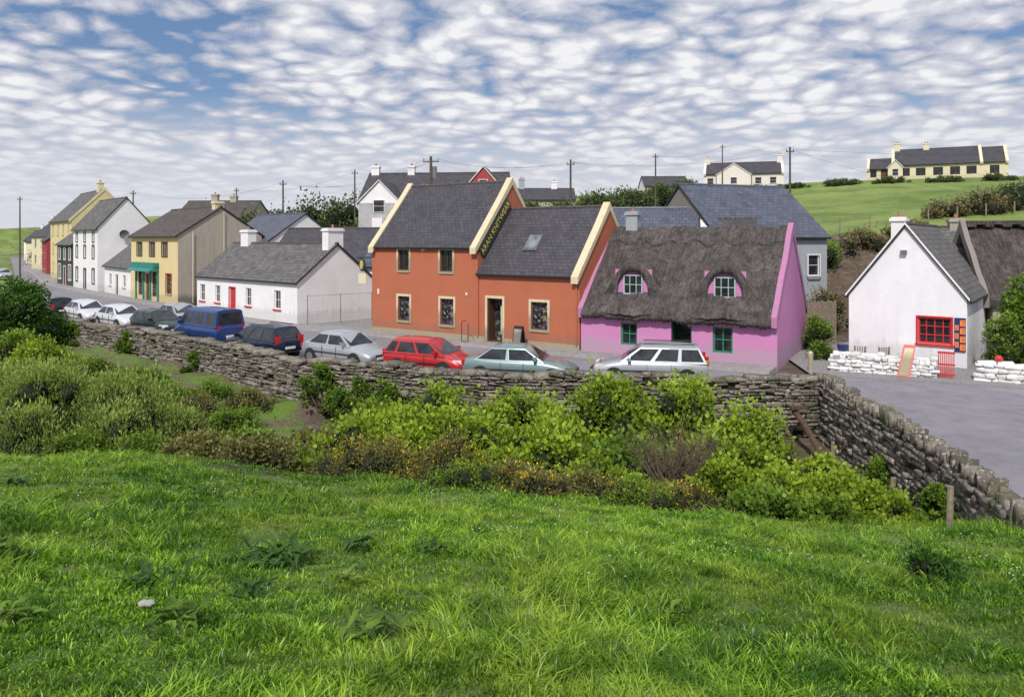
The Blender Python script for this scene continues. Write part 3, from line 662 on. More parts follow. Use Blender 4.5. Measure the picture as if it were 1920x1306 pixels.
for x in (6.2,7.4,8.8): skylight(S,x,1.4,4.4,math.atan2(3.0,4),.7,1.1)
simple('distant_bungalow','distant grey bungalow with slate roof among hedges',(0.5,112,Z(5,112)+.9),0,9,7,3.2,5.0,'greyrender','slate',[(1,3.5,5,6.6,.9,.7,'bluegrey',2),(6,3.5,5,6.2,.9,.7,'white',1)])
simple('distant_bungalow','distant pale bungalow with slate roof among hedges',(21,118,Z(23,118)+.3),0,7,6,2.6,4.2,'white','slate')
S=thing('small_shed','small pale green shed with metal roof on hillside','shed',(8.6,88,Z(9.5,88)),rad(-10)); block(S,(0,0,0),2.8,2.4,1.7,2.3,M['bluegrey'],M['metal'],{'front':[op(1.3,.1,.8,1.5,kind='door',door='greenpaint')]},oh=.1)
zz=Z(40,130)-.1
S=thing('hilltop_white_house','pinkish white hilltop house with slate roof and end chimneys','house',(33.4,130,zz),rad(-17))
block(S,(0,0,0),13.1,7,2.8,4.9,M['blush'],M['slate'],{'front':[op(1.1,1,1.1,1.1),op(9.0,1,1.1,1.1),op(11.4,1,1.1,1.1)]},par=('blush','blush'))
frontgable(S,2.2,5.6,-1.5,3.5,2.5,4.4,'blush','slate',0,[(1.1,1,1.1)])
chimney(S,.5,3.5,4.6,6.0,.9,.7,'blush',2); chimney(S,12.6,3.5,4.6,6.2,.9,.7,'blush',2)
zz=Z(64,113)-.2
S=thing('hilltop_yellow_house','long pale yellow hilltop house with slate roof and dark windows','house',(55.6,117,zz),rad(-28))
dk=dict(frame='browframe',sill=None,bars=(2,1))
block(S,(3.5,0,0),11.9,7.5,2.5,5.1,M['paleyellow'],M['slate'],{'front':[op(x,.8,1.3,1.2,**dk) for x in (1.8,3.9,6.2,8.4,10.5)]},par=('paleyellow','paleyellow'))
block(S,(0,.6,0),3.5,6.0,2.1,3.8,M['paleyellow'],M['slate'],{'front':[op(.9,.8,.9,1.2,**dk),op(2.4,.1,.9,1.9,kind='door',door='browframe')]},par=('paleyellow',None))
block(S,(15.4,.3,0),3.2,7.0,2.5,4.9,M['paleyellow'],M['slate'],{'front':[op(1.5,.8,1.2,1.2,**dk)]},par=(None,'paleyellow'))
frontgable(S,3.0,2.0,-1.4,2,2.1,3.2,'paleyellow','slate',0,[(.9,.8,1.1)])
chimney(S,4.2,3.75,5,6.3,.8,.8,'paleyellow',2); chimney(S,8.2,3.75,5,6.1,.8,.8,'paleyellow',2)
# --- right hand white cottage ----------------------------------------
CO=(19.5,32.0,0)
C=thing('cafe_cottage','white cottage gable with red framed window and menu boards','cottage',CO,rad(52))
CD=4.75
block(C,(0,0,0),8,CD,2.95,6.1,M['white2'],M['slateold'],{'left':[op(3.52,.95,1.3,1.15,frame='redpaint',surround='redpaint',sw=.07,bars=(4,3),sill='redpaint',t=.08)]},oh=.12,vo=.12)
chimney(C,2.6,3.1,4.5,6.6,.7,.6,'white',1)
mb=MB()
for a_,b_ in (((-.12,2.88),(CD/2,6.2)),((CD/2,6.2),(CD+.12,2.88))):
    mb.hexa([(-.17,a_[0],a_[1]),(-.13,a_[0],a_[1]),(-.13,b_[0],b_[1]),(-.17,b_[0],b_[1]),(-.17,a_[0],a_[1]+.12),(-.13,a_[0],a_[1]+.12),(-.13,b_[0],b_[1]+.12),(-.17,b_[0],b_[1]+.12)])
mb.obj('bargeboard',C,[M['frame']])
mb=MB(); mb.box(-.2,2.3,4.9,-.01,2.55,5.05); mb.obj('outside_lamp',C,[M['metal']])
S=thing('menu_board','dark blue board with orange notices fixed beside the red window','sign',CO,rad(52))
mb=MB(); mb.box(-.06,.04,.70,-.004,.46,2.15); mb.obj('board',S,[M['bluep']])
for k,(y,z,h) in enumerate(((.06,1.80,.26),(.06,1.46,.26),(.06,1.10,.26),(.06,.76,.26),(.30,1.62,.22),(.30,1.25,.24),(.30,.88,.24))):
    mb=MB(); mb.box(-.075,y,z,-.062,y+.19 if y<.2 else y+.14,z+h); nb=mb.obj('notice',S,[M['orangep']])
    t_=MB()
    for r_ in range(3): t_.box(-.079,y+.03,z+h*(.22+.25*r_),-.0755,y+.12,z+h*(.22+.25*r_)+.018)
    t_.obj('lettering',nb,[M['bluep']])
simple('grey_link_house','grey stone slate roofed link building beside thatch',(21.9,39.3,0),-14,4.6,6,3.4,6.1,'greyrender','slateold',[(2.2,3.0,5.6,6.7,.7,.5,'greyrender',1)])
S=thing('brown_thatch_cottage','thatched cottage with grey brown roof and dark walls behind shrubs','cottage',(23.7,36.8,0),rad(-14))
block(S,(0,0,0),12,6.4,2.7,6.1,M['greyrender'],None,{'front':[op(2.6,1,.8,1.0),op(6,1,.8,1.0)]})
mb=MB()
def tq(u,v):
    vv=v if v<3.2 else 6.4-v; return (u,v,2.7+vv*1.0625+.3+tn(u*1.3,v))
uu=[-.25+12.5*k/100 for k in range(101)]; vv_=[-.4+7.2*k/26 for k in range(27)]
for i in range(100):
    for j in range(26):
        q=[(uu[i],vv_[j]),(uu[i+1],vv_[j]),(uu[i+1],vv_[j+1]),(uu[i],vv_[j+1])]; mb.poly([tq(*p) for p in q],0,[(p[0],p[1]*1.5) for p in q])
    a_=tq(uu[i],-.4);b_=tq(uu[i+1],-.4); mb.poly([(a_[0],-.25,a_[2]-.35),(b_[0],-.25,b_[2]-.35),b_,a_])
for j in range(26):
    a_=tq(-.25,vv_[j]);b_=tq(-.25,vv_[j+1]); mb.poly([a_,b_,(b_[0],b_[1],b_[2]-.4),(a_[0],a_[1],a_[2]-.4)])
R=mb.obj('roof',S,[M['thatch2']],smooth=True,weld=True)
mb=MB(); 
for k in range(30): mb.box(-.25+k*.415,3.2-.5,6.2+.12*((k%2)),.15+k*.415,3.7,6.52)
mb.obj('thatch_ridge',R,[M['thatch']])
verge(S,0,0,0,-.5,.25,6.4,2.7,6.1,3.2,M['darkrender'],up=.4,low=.2,ext=.3,name='verge',wob=.03)
# ------------------------------------------------------------------ stone walls
def pathpt(P,s):
    for (x1,y1),(x2,y2) in zip(P[:-1],P[1:]):
        l=math.hypot(x2-x1,y2-y1)
        if s<=l: return x1+(x2-x1)*s/l,y1+(y2-y1)*s/l,(x2-x1)/l,(y2-y1)/l
        s-=l
    return x2,y2,(x2-x1)/l,(y2-y1)/l
def plen(P): return sum(math.hypot(b[0]-a[0],b[1]-a[1]) for a,b in zip(P[:-1],P[1:]))
def stone_wall(name,label,P,z0,z1,th,lr,hr,mat,cop='flat',jit=.03,group=None,coph=.25,ztop=None,missing=0):
    Wt=thing(name,label,'wall',(P[0][0],P[0][1],0),0,group); ox,oy=P[0]
    TL=plen(P); zt=ztop or (lambda s:z1)
    def build(nm,gen):
        V=[];Fq=[];T=[]
        for (s,l,za,zb,ta,tb,sk) in gen:
            x,y,dx,dy=pathpt(P,min(TL,max(0,s+l/2))); nx_,ny_=dy,-dx; b=len(V); ch=min(l*.28,.02+random.random()*.02)
            cs=[]
            for w_,e in ((ta,1),(tb,0)):
                for (a_,z) in ((-l/2,za),(l/2,za),(l/2,zb),(-l/2,zb)):
                    sh=sk*(1 if z==zb else 0)
                    cs.append((a_+sh+random.uniform(-jit,jit)*.8*min(1,l*5),w_+random.uniform(-jit,jit)*.7,z+random.uniform(-jit,jit)*.7))
            ring=[]
            for k in range(8):
                a_,w_,z=cs[k]; cz=(za+zb)/2
                ring.append((a_-math.copysign(ch,a_),w_+(.035 if k<4 else -.035),z+(ch if z<cz else -ch)))
            for a_,w_,z in cs+ring: V.append((x+dx*a_+nx_*w_-ox,y+dy*a_+ny_*w_-oy,z))
            for q in ((8,9,10,11),(0,1,9,8),(1,2,10,9),(2,3,11,10),(3,0,8,11),(3,2,6,7),(1,0,4,5),(0,3,7,4),(2,1,5,6),(13,12,15,14),(5,4,12,13),(6,5,13,14),(7,6,14,15),(4,7,15,12)):
                Fq.append([b+k for k in q])
            T+= [random.random()]*14
        return quads_obj(nm,V,Fq,[mat],T,Wt)
    def body():
        z=z0
        while z<z1-.04:
            h=random.uniform(*hr)
            if z+h>z1: h=z1-z
            s=random.uniform(-.2,0)
            while s<TL:
                l=random.uniform(*lr)
                if random.random()<.12: l*=1.7
                dz=.04*math.sin(s*.9+z*2)
                if z+h+dz<=zt(s)+.06 and not (random.random()<missing):
                    yield (s,l-.02,z+dz,z+h-.018+dz,th/2+random.uniform(-.05,.06),-th/2-random.uniform(-.02,.03),0)
                s+=l
            z+=h
    build('wall_body',body())
    mb=MB(); N=max(8,int(TL/1.0))
    for k in range(N):
        s0,s1=TL*k/N,TL*(k+1)/N; a=pathpt(P,s0); b=pathpt(P,s1); w=th/2-.08
        c=[(a[0]-ox+a[3]*w,a[1]-oy-a[2]*w),(b[0]-ox+b[3]*w,b[1]-oy-b[2]*w),(b[0]-ox-b[3]*w,b[1]-oy+b[2]*w),(a[0]-ox-a[3]*w,a[1]-oy+a[2]*w)]
        mb.hexa([(*p,z0) for p in c]+[(*c[0],zt(s0)-.1),(*c[1],zt(s1)-.1),(*c[2],zt(s1)-.1),(*c[3],zt(s0)-.1)])
    mb.obj('mortar_core',Wt,[M['stonedark'] if mat!=M['whitestone'] else M['white']])
    def cope():
        s=0
        while s<TL:
            if cop=='upright':
                l=random.uniform(.05,.13); h=random.uniform(coph*.3,coph*1.35); yield (s,l-.02,zt(s)-.06,zt(s)+h,th/2+random.uniform(-.12,.02),-th/2-random.uniform(-.12,.02),random.uniform(-.09,.13))
                l+=random.uniform(0,.05)
            else:
                l=random.uniform(.25,.65); h=random.uniform(coph*.5,coph*1.4)
                if random.random()>.04: yield (s,l-.012,zt(s)-.05,zt(s)+h,th/2+random.uniform(-.04,.05),-th/2-random.uniform(-.04,.05),0)
            s+=l
    build('coping_stones',cope())
    return Wt
stone_wall('stone_wall','long rubble stone wall curving along the street',WALL,-2.1,.74,.46,(.16,.5),(.08,.2),M['stone'],'flat',coph=.12,jit=.055,ztop=lambda s:.66+.07*math.sin(s*.7)+.06*math.sin(s*1.9+1),missing=.04)
stone_wall('stone_wall','high stone bridge wall with upright coping stones',RWALL,-2.4,.52,.36,(.16,.45),(.08,.2),M['stone'],'upright',coph=.27,jit=.04,ztop=lambda s:.50-.12*min(1,max(0,(s-8)/8))+.04*math.sin(s*1.3),missing=.04)
ws=dict(mat=M['whitestone'],cop='flat',jit=.05,coph=.12,group='whitewashed garden walls')
stone_wall('garden_wall','low whitewashed rubble wall in front of the cottage',[(13.6,31.7),(15.9,30.6),(16.95,30.0)],-.1,.68,.42,(.18,.4),(.12,.22),**ws)
stone_wall('garden_wall','low whitewashed rubble wall beside the entrance',[(18.4,29.5),(21.5,27.6),(25,25.2)],-.1,.62,.42,(.18,.4),(.12,.22),**ws)
# ------------------------------------------------------------------ vegetation
def leafquads(C,dirs,size,wr=.45,spread=1.0):
    n=len(C); t=dirs+spread*rng.normal(size=(n,3)); t/=np.linalg.norm(t,axis=1)[:,None]
    r=rng.normal(size=(n,3)); b=np.cross(t,r); b/=np.linalg.norm(b,axis=1)[:,None]; nn=np.cross(b,t)
    s=(size*rng.uniform(.6,1.4,n))[:,None]
    v0=C; v1=C+t*s*.45+b*s*wr+nn*s*.08; v2=C+t*s-nn*s*.12; v3=C+t*s*.45-b*s*wr+nn*s*.08
    V=np.stack([v0,v1,v2,v3],1).reshape(-1,3); F=np.arange(n*4).reshape(n,4); return V,F
def blob(mb,c,r,seed,sc=(1,1,1)):
    nl,nm=6,8
    def p(i,j):
        th=math.pi*i/nl; ph=2*math.pi*j/nm; k=r*(1+.18*math.sin(3*ph+seed)*math.sin(2*th+seed))
        return (c[0]+k*sc[0]*math.sin(th)*math.cos(ph),c[1]+k*sc[1]*math.sin(th)*math.sin(ph),c[2]+k*sc[2]*math.cos(th))
    for i in range(nl):
        for j in range(nm): mb.poly([p(i,j),p(i+1,j),p(i+1,j+1),p(i,j+1)])
def bush(name,label,x,y,rx,ry,h,N,size,mat,lumps=22,wr=.42,up=.35,z=None,flowers=0,cat='bush',group=None,twigs=14,lumpr=.33,trunk=0,fmat='gorse',coremat='core',sprig=.10):
    z0=(Z(x,y)-.15) if z is None else z
    B=thing(name,label,cat,(x,y,z0),0,group)
    L_=[]
    for k in range(lumps):
        a_=random.uniform(0,2*math.pi); e=random.uniform(-.1,1); q=math.sqrt(max(0,1-max(e,0)**2))*random.uniform(.3,.95)
        zc=trunk+(h-trunk)*max(.10,(e*.74+.06)*random.uniform(.8,1.08))
        L_.append((math.cos(a_)*q*rx,math.sin(a_)*q*ry,zc,random.uniform(.5,1.35)*lumpr*min(rx,ry,(h-trunk))*1.15))
    L_=np.array(L_); wts=L_[:,3]**2; k=rng.choice(lumps,N,p=wts/wts.sum())
    d=rng.normal(size=(N,3)); d[:,2]+=.45; d/=np.linalg.norm(d,axis=1)[:,None]
    rr=L_[k,3]*rng.uniform(.62,1.25,N)*(1+.25*np.sin(d[:,0]*9+k)*np.sin(d[:,1]*8))
    out=rng.random(N)<sprig; rr=np.where(out,rr*rng.uniform(1.1,1.7,N),rr)
    C=L_[k,:3]+d*rr[:,None]; C[:,2]=np.maximum(C[:,2],.03)
    V,F=leafquads(C,d*.9+np.array([0,0,up]),size,wr,.55)
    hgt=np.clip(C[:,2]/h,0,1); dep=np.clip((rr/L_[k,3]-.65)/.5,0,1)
    tint=np.clip(-.12+.5*hgt*rng.uniform(.5,1.3,N)+.42*(rng.random(lumps)[k]-.3)+.2*d[:,2]+.25*dep,0,1)  # light painted into tint: paler on top and outside, darker deep in
    mi=np.zeros(N,int)
    if flowers: mi=np.where(rng.random(N)<flowers*(.3+hgt)*(rng.random(lumps)[k]>.45),1,0)
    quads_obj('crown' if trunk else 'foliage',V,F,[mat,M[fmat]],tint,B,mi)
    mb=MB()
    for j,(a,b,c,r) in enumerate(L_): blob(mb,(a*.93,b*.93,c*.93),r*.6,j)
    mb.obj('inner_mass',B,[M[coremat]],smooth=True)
    tw=MB()
    if trunk: tw.cyl((0,0,-.2),(0,0,trunk+.3*(h-trunk)),.09*rx**.5,.05*rx**.5,8)
    for j in range(twigs):
        a,b,c,r=L_[j%lumps]; q=Vector((a,b,c))+Vector((random.uniform(-1,1),random.uniform(-1,1),random.uniform(.3,1)))*r*1.25
        tw.cyl((random.uniform(-.15,.15),random.uniform(-.15,.15),trunk*.8),(a*.6,b*.6,c*.6),.035,.02,5,caps=False); tw.cyl((a*.6,b*.6,c*.6),q,.02,.006,4,caps=False)
    tw.obj('trunk' if trunk else 'branches',B,[M['twig']])
    return B
gB='shrubs filling the hollow below the wall'
for (x,y,rx,ry,h,m) in [(-4.0,18.9,1.6,1.5,1.9,'leafbright'),(-3.9,21.0,1.7,1.5,2.4,'leafbright'),(-2.3,21.7,2.2,1.8,3.05,'leafbright'),(.2,22.1,2.5,1.8,3.5,'leafbright'),(2.9,22.1,2.5,1.8,3.75,'leafbright'),(4.9,21.5,2.1,1.7,3.55,'leafbright'),(6.6,20.6,1.7,1.5,2.75,'leafbright'),(8.0,19.3,1.2,1.3,1.6,'leafbright'),(-1.6,19.3,2.5,1.6,2.7,'leafbright'),(.8,19.2,2.4,1.6,2.9,'leafbright'),(3.0,19.0,2.2,1.4,2.7,'leafmid'),(5.2,18.6,2.1,1.4,2.4,'leafbright'),(-6.4,23.6,1.8,1.4,1.0,'leafolive'),(-4.6,24.6,1.6,1.2,1.8,'leafmid'),(-8.6,24.2,1.7,1.2,.9,'leafmid'),(-.2,17.5,1.7,.9,1.8,'leafbright'),(1.9,17.3,1.6,.9,1.7,'leafbright')]:
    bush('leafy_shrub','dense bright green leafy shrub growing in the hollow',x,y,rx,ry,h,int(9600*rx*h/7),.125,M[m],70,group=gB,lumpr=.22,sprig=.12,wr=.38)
for (x,y,rx,ry,h,m,fl) in [(-2.9,16.6,1.2,.9,1.25,'leafolive',.24),(-1.4,16.1,1.3,.9,1.25,'leafolive',.20),(.2,15.7,1.2,.7,1.0,'leafolive',.12),(1.7,15.6,1.0,.7,.9,'leafolive',.07),(.4,14.4,.8,.5,.65,'leafolive',.22),(2.4,14.6,.8,.6,.7,'leafmid',.08),(3.4,15.0,.9,.6,.8,'leafolive',.14),(-1.0,15.1,.9,.6,.7,'leafmid',.04),(-4.0,17.2,.9,.7,.8,'leafolive',.05)]:
    bush('gorse_bush','prickly olive gorse bush dotted with yellow flowers',x,y,rx,ry,h,int(7500*rx*h),.055,M[m],30,wr=.22,flowers=fl,group='gorse bushes',twigs=26,lumpr=.25,sprig=.3)
for (x,y,rx,ry,h,m) in [(4.5,16.3,1.1,.9,1.6,'leafbright'),(5.8,16.0,1.0,.9,1.5,'leafbright'),(6.9,16.8,1.0,.9,1.8,'leafbright'),(7.5,15.4,.8,.7,1.1,'leafbright'),(4.9,14.9,.8,.6,.8,'leafmid'),(3.1,16.6,1.0,.7,1.2,'leafbright'),(6.1,14.6,.9,.5,.6,'leafmid'),(8.4,16.6,.6,.7,1.0,'leafmid')]:
    bush('young_shrub','upright yellow green shrub at the edge of the grass',x,y,rx,ry,h,int(4600*rx*h),.085,M[m],30,group='young shrubs',up=1.0,lumpr=.22,twigs=40,sprig=.3)
for (x,y,rx,ry,h) in [(-13.4,21.5,2.1,1.6,3.0),(-11.4,22.0,1.8,1.5,3.0),(-9.9,22.2,1.2,1.1,2.1),(-15.6,22.5,2.0,1.5,3.0),(-10.8,20.4,1.4,1.1,1.7),(-13,19.9,1.5,1.0,1.4)]:
    bush('willow_bush','feathery grey green willow bush with slender leaves',x,y,rx,ry,h,int(9500*rx*h/4.2),.13,M['leafwillow'],50,wr=.12,up=1.6,lumpr=.22,group='willow bushes',twigs=30,sprig=.3)
for (x,y,rx,ry,h,m) in [(-7.8,18.6,1.3,.9,.9,'leafolive'),(-6.2,18.2,1.3,.9,.95,'leafolive'),(-6.0,20.4,1.3,1.1,1.1,'leafolive'),(-8.0,21.0,1.3,1.0,.9,'leafscrub'),(-9.2,18.9,1.2,.8,.7,'leafmid'),(-11,18.9,1.0,.7,.7,'leafmid'),(-10.2,26.8,1.4,1.1,.9,'leafmid'),(-12.0,28.5,1.4,1.0,.9,'leafolive'),(-14.6,31.6,1.6,1.0,.9,'leafmid'),(-17.3,34.3,1.6,1.0,.8,'leafmid'),(-20.4,36.6,1.6,1.0,.9,'leafmid'),(-15.6,29.4,1.6,1.2,.9,'leafmid'),(-12.6,31.2,1.2,.8,.8,'leafmid'),(-10.4,29.6,1.2,.8,.7,'leafolive'),(-17.5,31.8,1.4,1.0,.8,'leafmid')]:
    bush('bramble_bush','low tangled bramble bush at the bottom of the slope',x,y,rx,ry,h,int(4300*rx*h),.08,M[m],30,wr=.35,group='bramble bushes',twigs=20,lumpr=.25,sprig=.25)
for (x,y,rx,ry,h,m) in [(-28.2,43.0,2.2,1.8,4.3,'leafdark'),(-30.5,43.5,2.0,1.8,4.0,'leafdark'),(-26.3,40.5,2.2,1.8,1.7,'leafmid'),(-24.3,38.0,1.8,1.5,1.3,'leafbright'),(-22.0,34.0,2.2,1.5,1.2,'leafmid'),(-19.2,31.0,2.0,1.4,1.2,'leafmid'),(-17.0,27.8,2.2,1.4,1.3,'leafmid'),(-26.5,35.5,2.2,1.5,1.7,'leafmid'),(-13.2,26.2,1.6,1.2,1.1,'leafmid')]:
    bush('hedge_shrub','rounded green shrub growing beside the street wall',x,y,rx,ry,h,int(5200*rx*h/3),.13,M[m],34,group='shrubs beside the wall',lumpr=.26)
for (x,y,rx,ry,h) in [(-7.4,29.1,1.1,.45,2.2),(-6.0,28.5,1.4,.5,2.35),(-4.5,27.7,1.4,.5,2.3),(-2.7,27.0,1.2,.5,2.2),(-15.2,36.0,.8,.35,1.5),(10.05,20.3,.3,.9,1.5),(9.55,16.8,.28,.8,1.1),(-20.6,40.2,1.0,.4,1.3),(-25.4,43.6,1.2,.4,1.6)]:
    bush('ivy_growth','dark ivy climbing over the rubble wall',x,y,rx,ry,h,3800,.085,M['leafmid'],28,group='ivy on the wall')
bush('garden_shrub','shrub beside the white cottage corner',21.1,31.8,.9,.9,2.6,3500,.1,M['leafmid'],22,z=0)
bush('garden_shrub','large leafy shrub before the thatched cottage',22.7,32.9,1.1,1.0,4.3,6500,.14,M['leafmid'],30,z=0)
bush('garden_shrub','shrub with fresh leaves by the gateway',22.4,30.8,1.2,.8,1.6,3500,.09,M['leafbright'],22,z=0)
bush('garden_shrub','tall shrub at the cottage garden edge',25.0,33.0,1.4,1.0,4.4,5000,.12,M['leafmid'],26,z=0)
bush('garden_shrub','creeper between pink cottage and white cottage',15.4,37.6,.8,.8,1.7,2500,.1,M['leafmid'],18,z=0)
bush('garden_shrub','low shrub between the cottages',14.2,34.6,.6,.6,.8,1500,.09,M['leafmid'],16,z=0)
bush('garden_shrub','brown scrub on the bank behind the cottages',18.8,44,1.8,1.4,2.8,3500,.12,M['leafscrub'],22)
far=[(-30.5,88,5,3,10.2),(-26.5,87,4.5,3,10.0),(-23,85,4,3,10.2),(-19.5,86,3.6,3,9.8),(-16,82,2.5,2.5,7),(-36,104,5,3,10),(-6,92,3,2.5,5.6),(2,86,3,2.5,4.8),(6,84,2.6,2.2,4.2),(12,104,4,3,3.6),(17,108,4,3,3.2),(22,112,4,3,2.8),(27,116,3.0,3,2.8),(-52,124,6,3,10),(-60,138,6,3,10),(-73,160,7,3,10),(-88,180,7,3,10),(-112,195,8,3,8),(-46,112,5,3,9),(-41.5,108,4,3,8.5),(-100,165,6,3,6),(-126,215,9,3,8)]
for (x,y,rx,ry,h) in far:
    bush('far_tree','wind shaped dark tree on the hillside',x,y,rx,ry,h,4200,.30,M['leaffar'],46,group='trees on the hillside',cat='tree',trunk=.8,twigs=10,wr=.4,lumpr=.34)
for (x,y,rx,h,m) in [(37.5,65,2.2,1.3,'leafscrub'),(41,65,3,2.0,'leafscrub'),(44.5,66,3,2.8,'leaffar'),(49,68,3,2.8,'leafscrub'),(26,56,2,1.4,'leafscrub'),(22.5,55,2,2.0,'leafmid'),(9,72,2.5,2.4,'leaffar'),(-1,70,2.4,2.6,'leaffar'),(3.5,70,2.2,2.8,'leaffar'),(30.5,57.5,1.8,.9,'leafscrub'),(46,104,3,.8,'leaffar'),(40,106,3,.7,'leaffar'),(52,102,3,.8,'leaffar'),(35,108,3,.9,'leaffar'),(58,100,3,.8,'leaffar'),(64,98,3,.9,'leaffar')]:
    bush('field_hedge','scrubby hedge bush along the field edge',x,y,rx,1.6,h,2600,.17,M[m],26,group='hedges along the field',cat='bush')
S=thing('dead_shrub','bare grey brown twiggy shrub among the green bushes','bush',(3.75,17.0,Z(3.75,17.0)+.5))
mb=MB()
for k in range(230):
    a_=random.uniform(0,6.28); l=random.uniform(.5,1.2); base=Vector((random.uniform(-.4,.4),random.uniform(-.25,.25),.2))
    mid=base+Vector((math.cos(a_)*l*.5,math.sin(a_)*l*.35,random.uniform(.4,1.0))); tip=mid+Vector((math.cos(a_)*l*.4+random.uniform(-.2,.2),math.sin(a_)*l*.3,random.uniform(.2,.9)))
    mb.cyl(base,mid,.012,.008,4,caps=False); mb.cyl(mid,tip,.008,.003,4,caps=False)
mb.obj('branches',S,[M['twig']])
# grass -------------------------------------------------------------------
def grass(N,ymin,ymax,hmul,wbase,seed,name='grass'):
    r=np.random.default_rng(seed)
    nc=N//30
    def pick(n):
        u=r.random(n); Yp=ymin*(ymax/ymin)**u; hw=Yp*.72+.8; return r.uniform(-1,1,n)*hw,Yp
    Xc,Yc=pick(nc); ci=r.integers(0,nc,N); loose=r.random(N)<.42
    sp_=.028+.013*Yc[ci]; ang=r.uniform(0,6.28,N); rd=np.sqrt(r.random(N))*sp_
    Xp=Xc[ci]+np.cos(ang)*rd; Yp=Yc[ci]+np.sin(ang)*rd; Xl,Yl=pick(N); Xp=np.where(loose,Xl,Xp); Yp=np.where(loose,Yl,Yp)
    ye=np.interp(Xp,[-30,-12,-5,0,8],[20,19.5,17.3,15.6,15.4]); dw=dist(Xp,Yp,RWALL); ok=(Yp<ye+.8)&inpoly(Xp,Yp,CAMPOLY)&(dw>.25)
    Xp,Yp,ang,loose,ci=Xp[ok],Yp[ok],ang[ok],loose[ok],ci[ok]; n=len(Xp)
    patch=np.clip(.5+1.2*fn(Xp*1.0,Yp*1.0,1.3)+1.1*fn(Xp+5,Yp,3.6),.15,1.4)
    ch=r.uniform(.4,2.0,nc)[ci]; ct=r.normal(0,.28,nc)[ci]
    h=(.03+.075*patch)*r.uniform(.5,1.2,n)*hmul*np.where(loose,.7,ch)*np.interp(Yp,[3,7],[.62,1]); Zp=gz(Xp,Yp)-.01
    lean_a=np.where(loose,3.5*fn(Xp,Yp,.8)+r.normal(0,1.2,n),ang+r.normal(0,.5,n)); lean=r.uniform(.3,1.3,n)*h*(.6+.5*patch)
    dx,dy=np.cos(lean_a)*lean,np.sin(lean_a)*lean
    wa=r.uniform(0,6.28,n); w=wbase*(1+Yp*.11)*r.uniform(.6,1.5,n); wx,wy=np.cos(wa)*w,np.sin(wa)*w
    P=lambda fx,fz,fw,sg:np.stack([Xp+dx*fx+wx*fw*sg,Yp+dy*fx+wy*fw*sg,Zp+h*fz],1)
    V=np.stack([P(0,0,1,-1),P(0,0,1,1),P(.35,.6,.8,1),P(.35,.6,.8,-1),P(1,.9,.08,1),P(1,.9,.08,-1)],1).reshape(-1,3)
    b=np.arange(n)*6; F=np.concatenate([np.stack([b,b+1,b+2,b+3],1),np.stack([b+3,b+2,b+4,b+5],1)])
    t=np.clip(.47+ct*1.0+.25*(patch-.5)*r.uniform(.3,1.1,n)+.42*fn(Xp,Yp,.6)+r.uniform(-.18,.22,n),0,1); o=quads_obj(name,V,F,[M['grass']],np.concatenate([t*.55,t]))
    o['kind']='stuff'; o['label']='lush uneven green meadow grass'; o['category']='grass'; return o
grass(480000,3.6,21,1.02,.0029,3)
n=420; r=rng; Yp=7*(15/7)**r.random(n); Xp=r.uniform(-.72,.72,n)*Yp; k=(fn(Xp,Yp,1.1)>.0)&inpoly(Xp,Yp,CAMPOLY); Xp,Yp=Xp[k],Yp[k]; Zp=gz(Xp,Yp)+.07
C=np.stack([Xp,Yp,Zp],1); s=.006+.0003*Yp
V=np.stack([C+np.stack([-s,-s,0*s],1),C+np.stack([s,-s,0*s],1),C+np.stack([s,s,0*s+.004],1),C+np.stack([-s,s,0*s],1)],1).reshape(-1,3)
o=quads_obj('daisies',V,np.arange(len(V)).reshape(-1,4),[M['daisy']],r.random(len(C))); o['kind']='stuff'; o['label']='tiny white daisies scattered in grass'; o['category']='flowers'
def dock(x,y,n,l,w,mat='leafmid',label='broad leaved dock weed growing in the grass',erect=.6):
    z=Z(x,y); D0=thing('dock_weed',label,'weed',(x,y,z),0,'dock weeds'); V=[];F=[];T=[]
    for k in range(n):
        a_=random.uniform(0,6.28); ll=l*random.uniform(.5,1.15); e=random.uniform(.4,1.3)*erect; bx,by=random.uniform(-.11,.11)*n/20,random.uniform(-.09,.09)*n/20
        cx,cy=math.cos(a_),math.sin(a_); tt=random.random(); wv_=random.uniform(.7,1.2); ph=random.uniform(0,6)
        segs=8; prev=None
        for q in range(segs+1):
            t=q/segs; r_=ll*t*(1-.25*e); zz_=ll*(e*t*1.7-1.0*t*t*(.8)); ww=wv_*w*math.sin(math.pi*min(1,t*.85+.12))**.8*(ll/l)*(1+.18*math.sin(q*2.4+ph))
            sd=.02*math.sin(t*5+ph); c=(bx+cx*r_-cy*sd,by+cy*r_+cx*sd,zz_+.05); L0=(c[0]-cy*ww,c[1]+cx*ww,c[2]+.5*ww); R0=(c[0]+cy*ww,c[1]-cx*ww,c[2]+.3*ww)
            i=len(V); V+= [L0,c,R0]
            if prev is not None: F+= [[prev,prev+1,i+1,i],[prev+1,prev+2,i+2,i+1]]; T+=[tt*.8,tt*.6+.1]
            prev=i
    quads_obj('leaves',V,F,[M[mat]],T,D0)
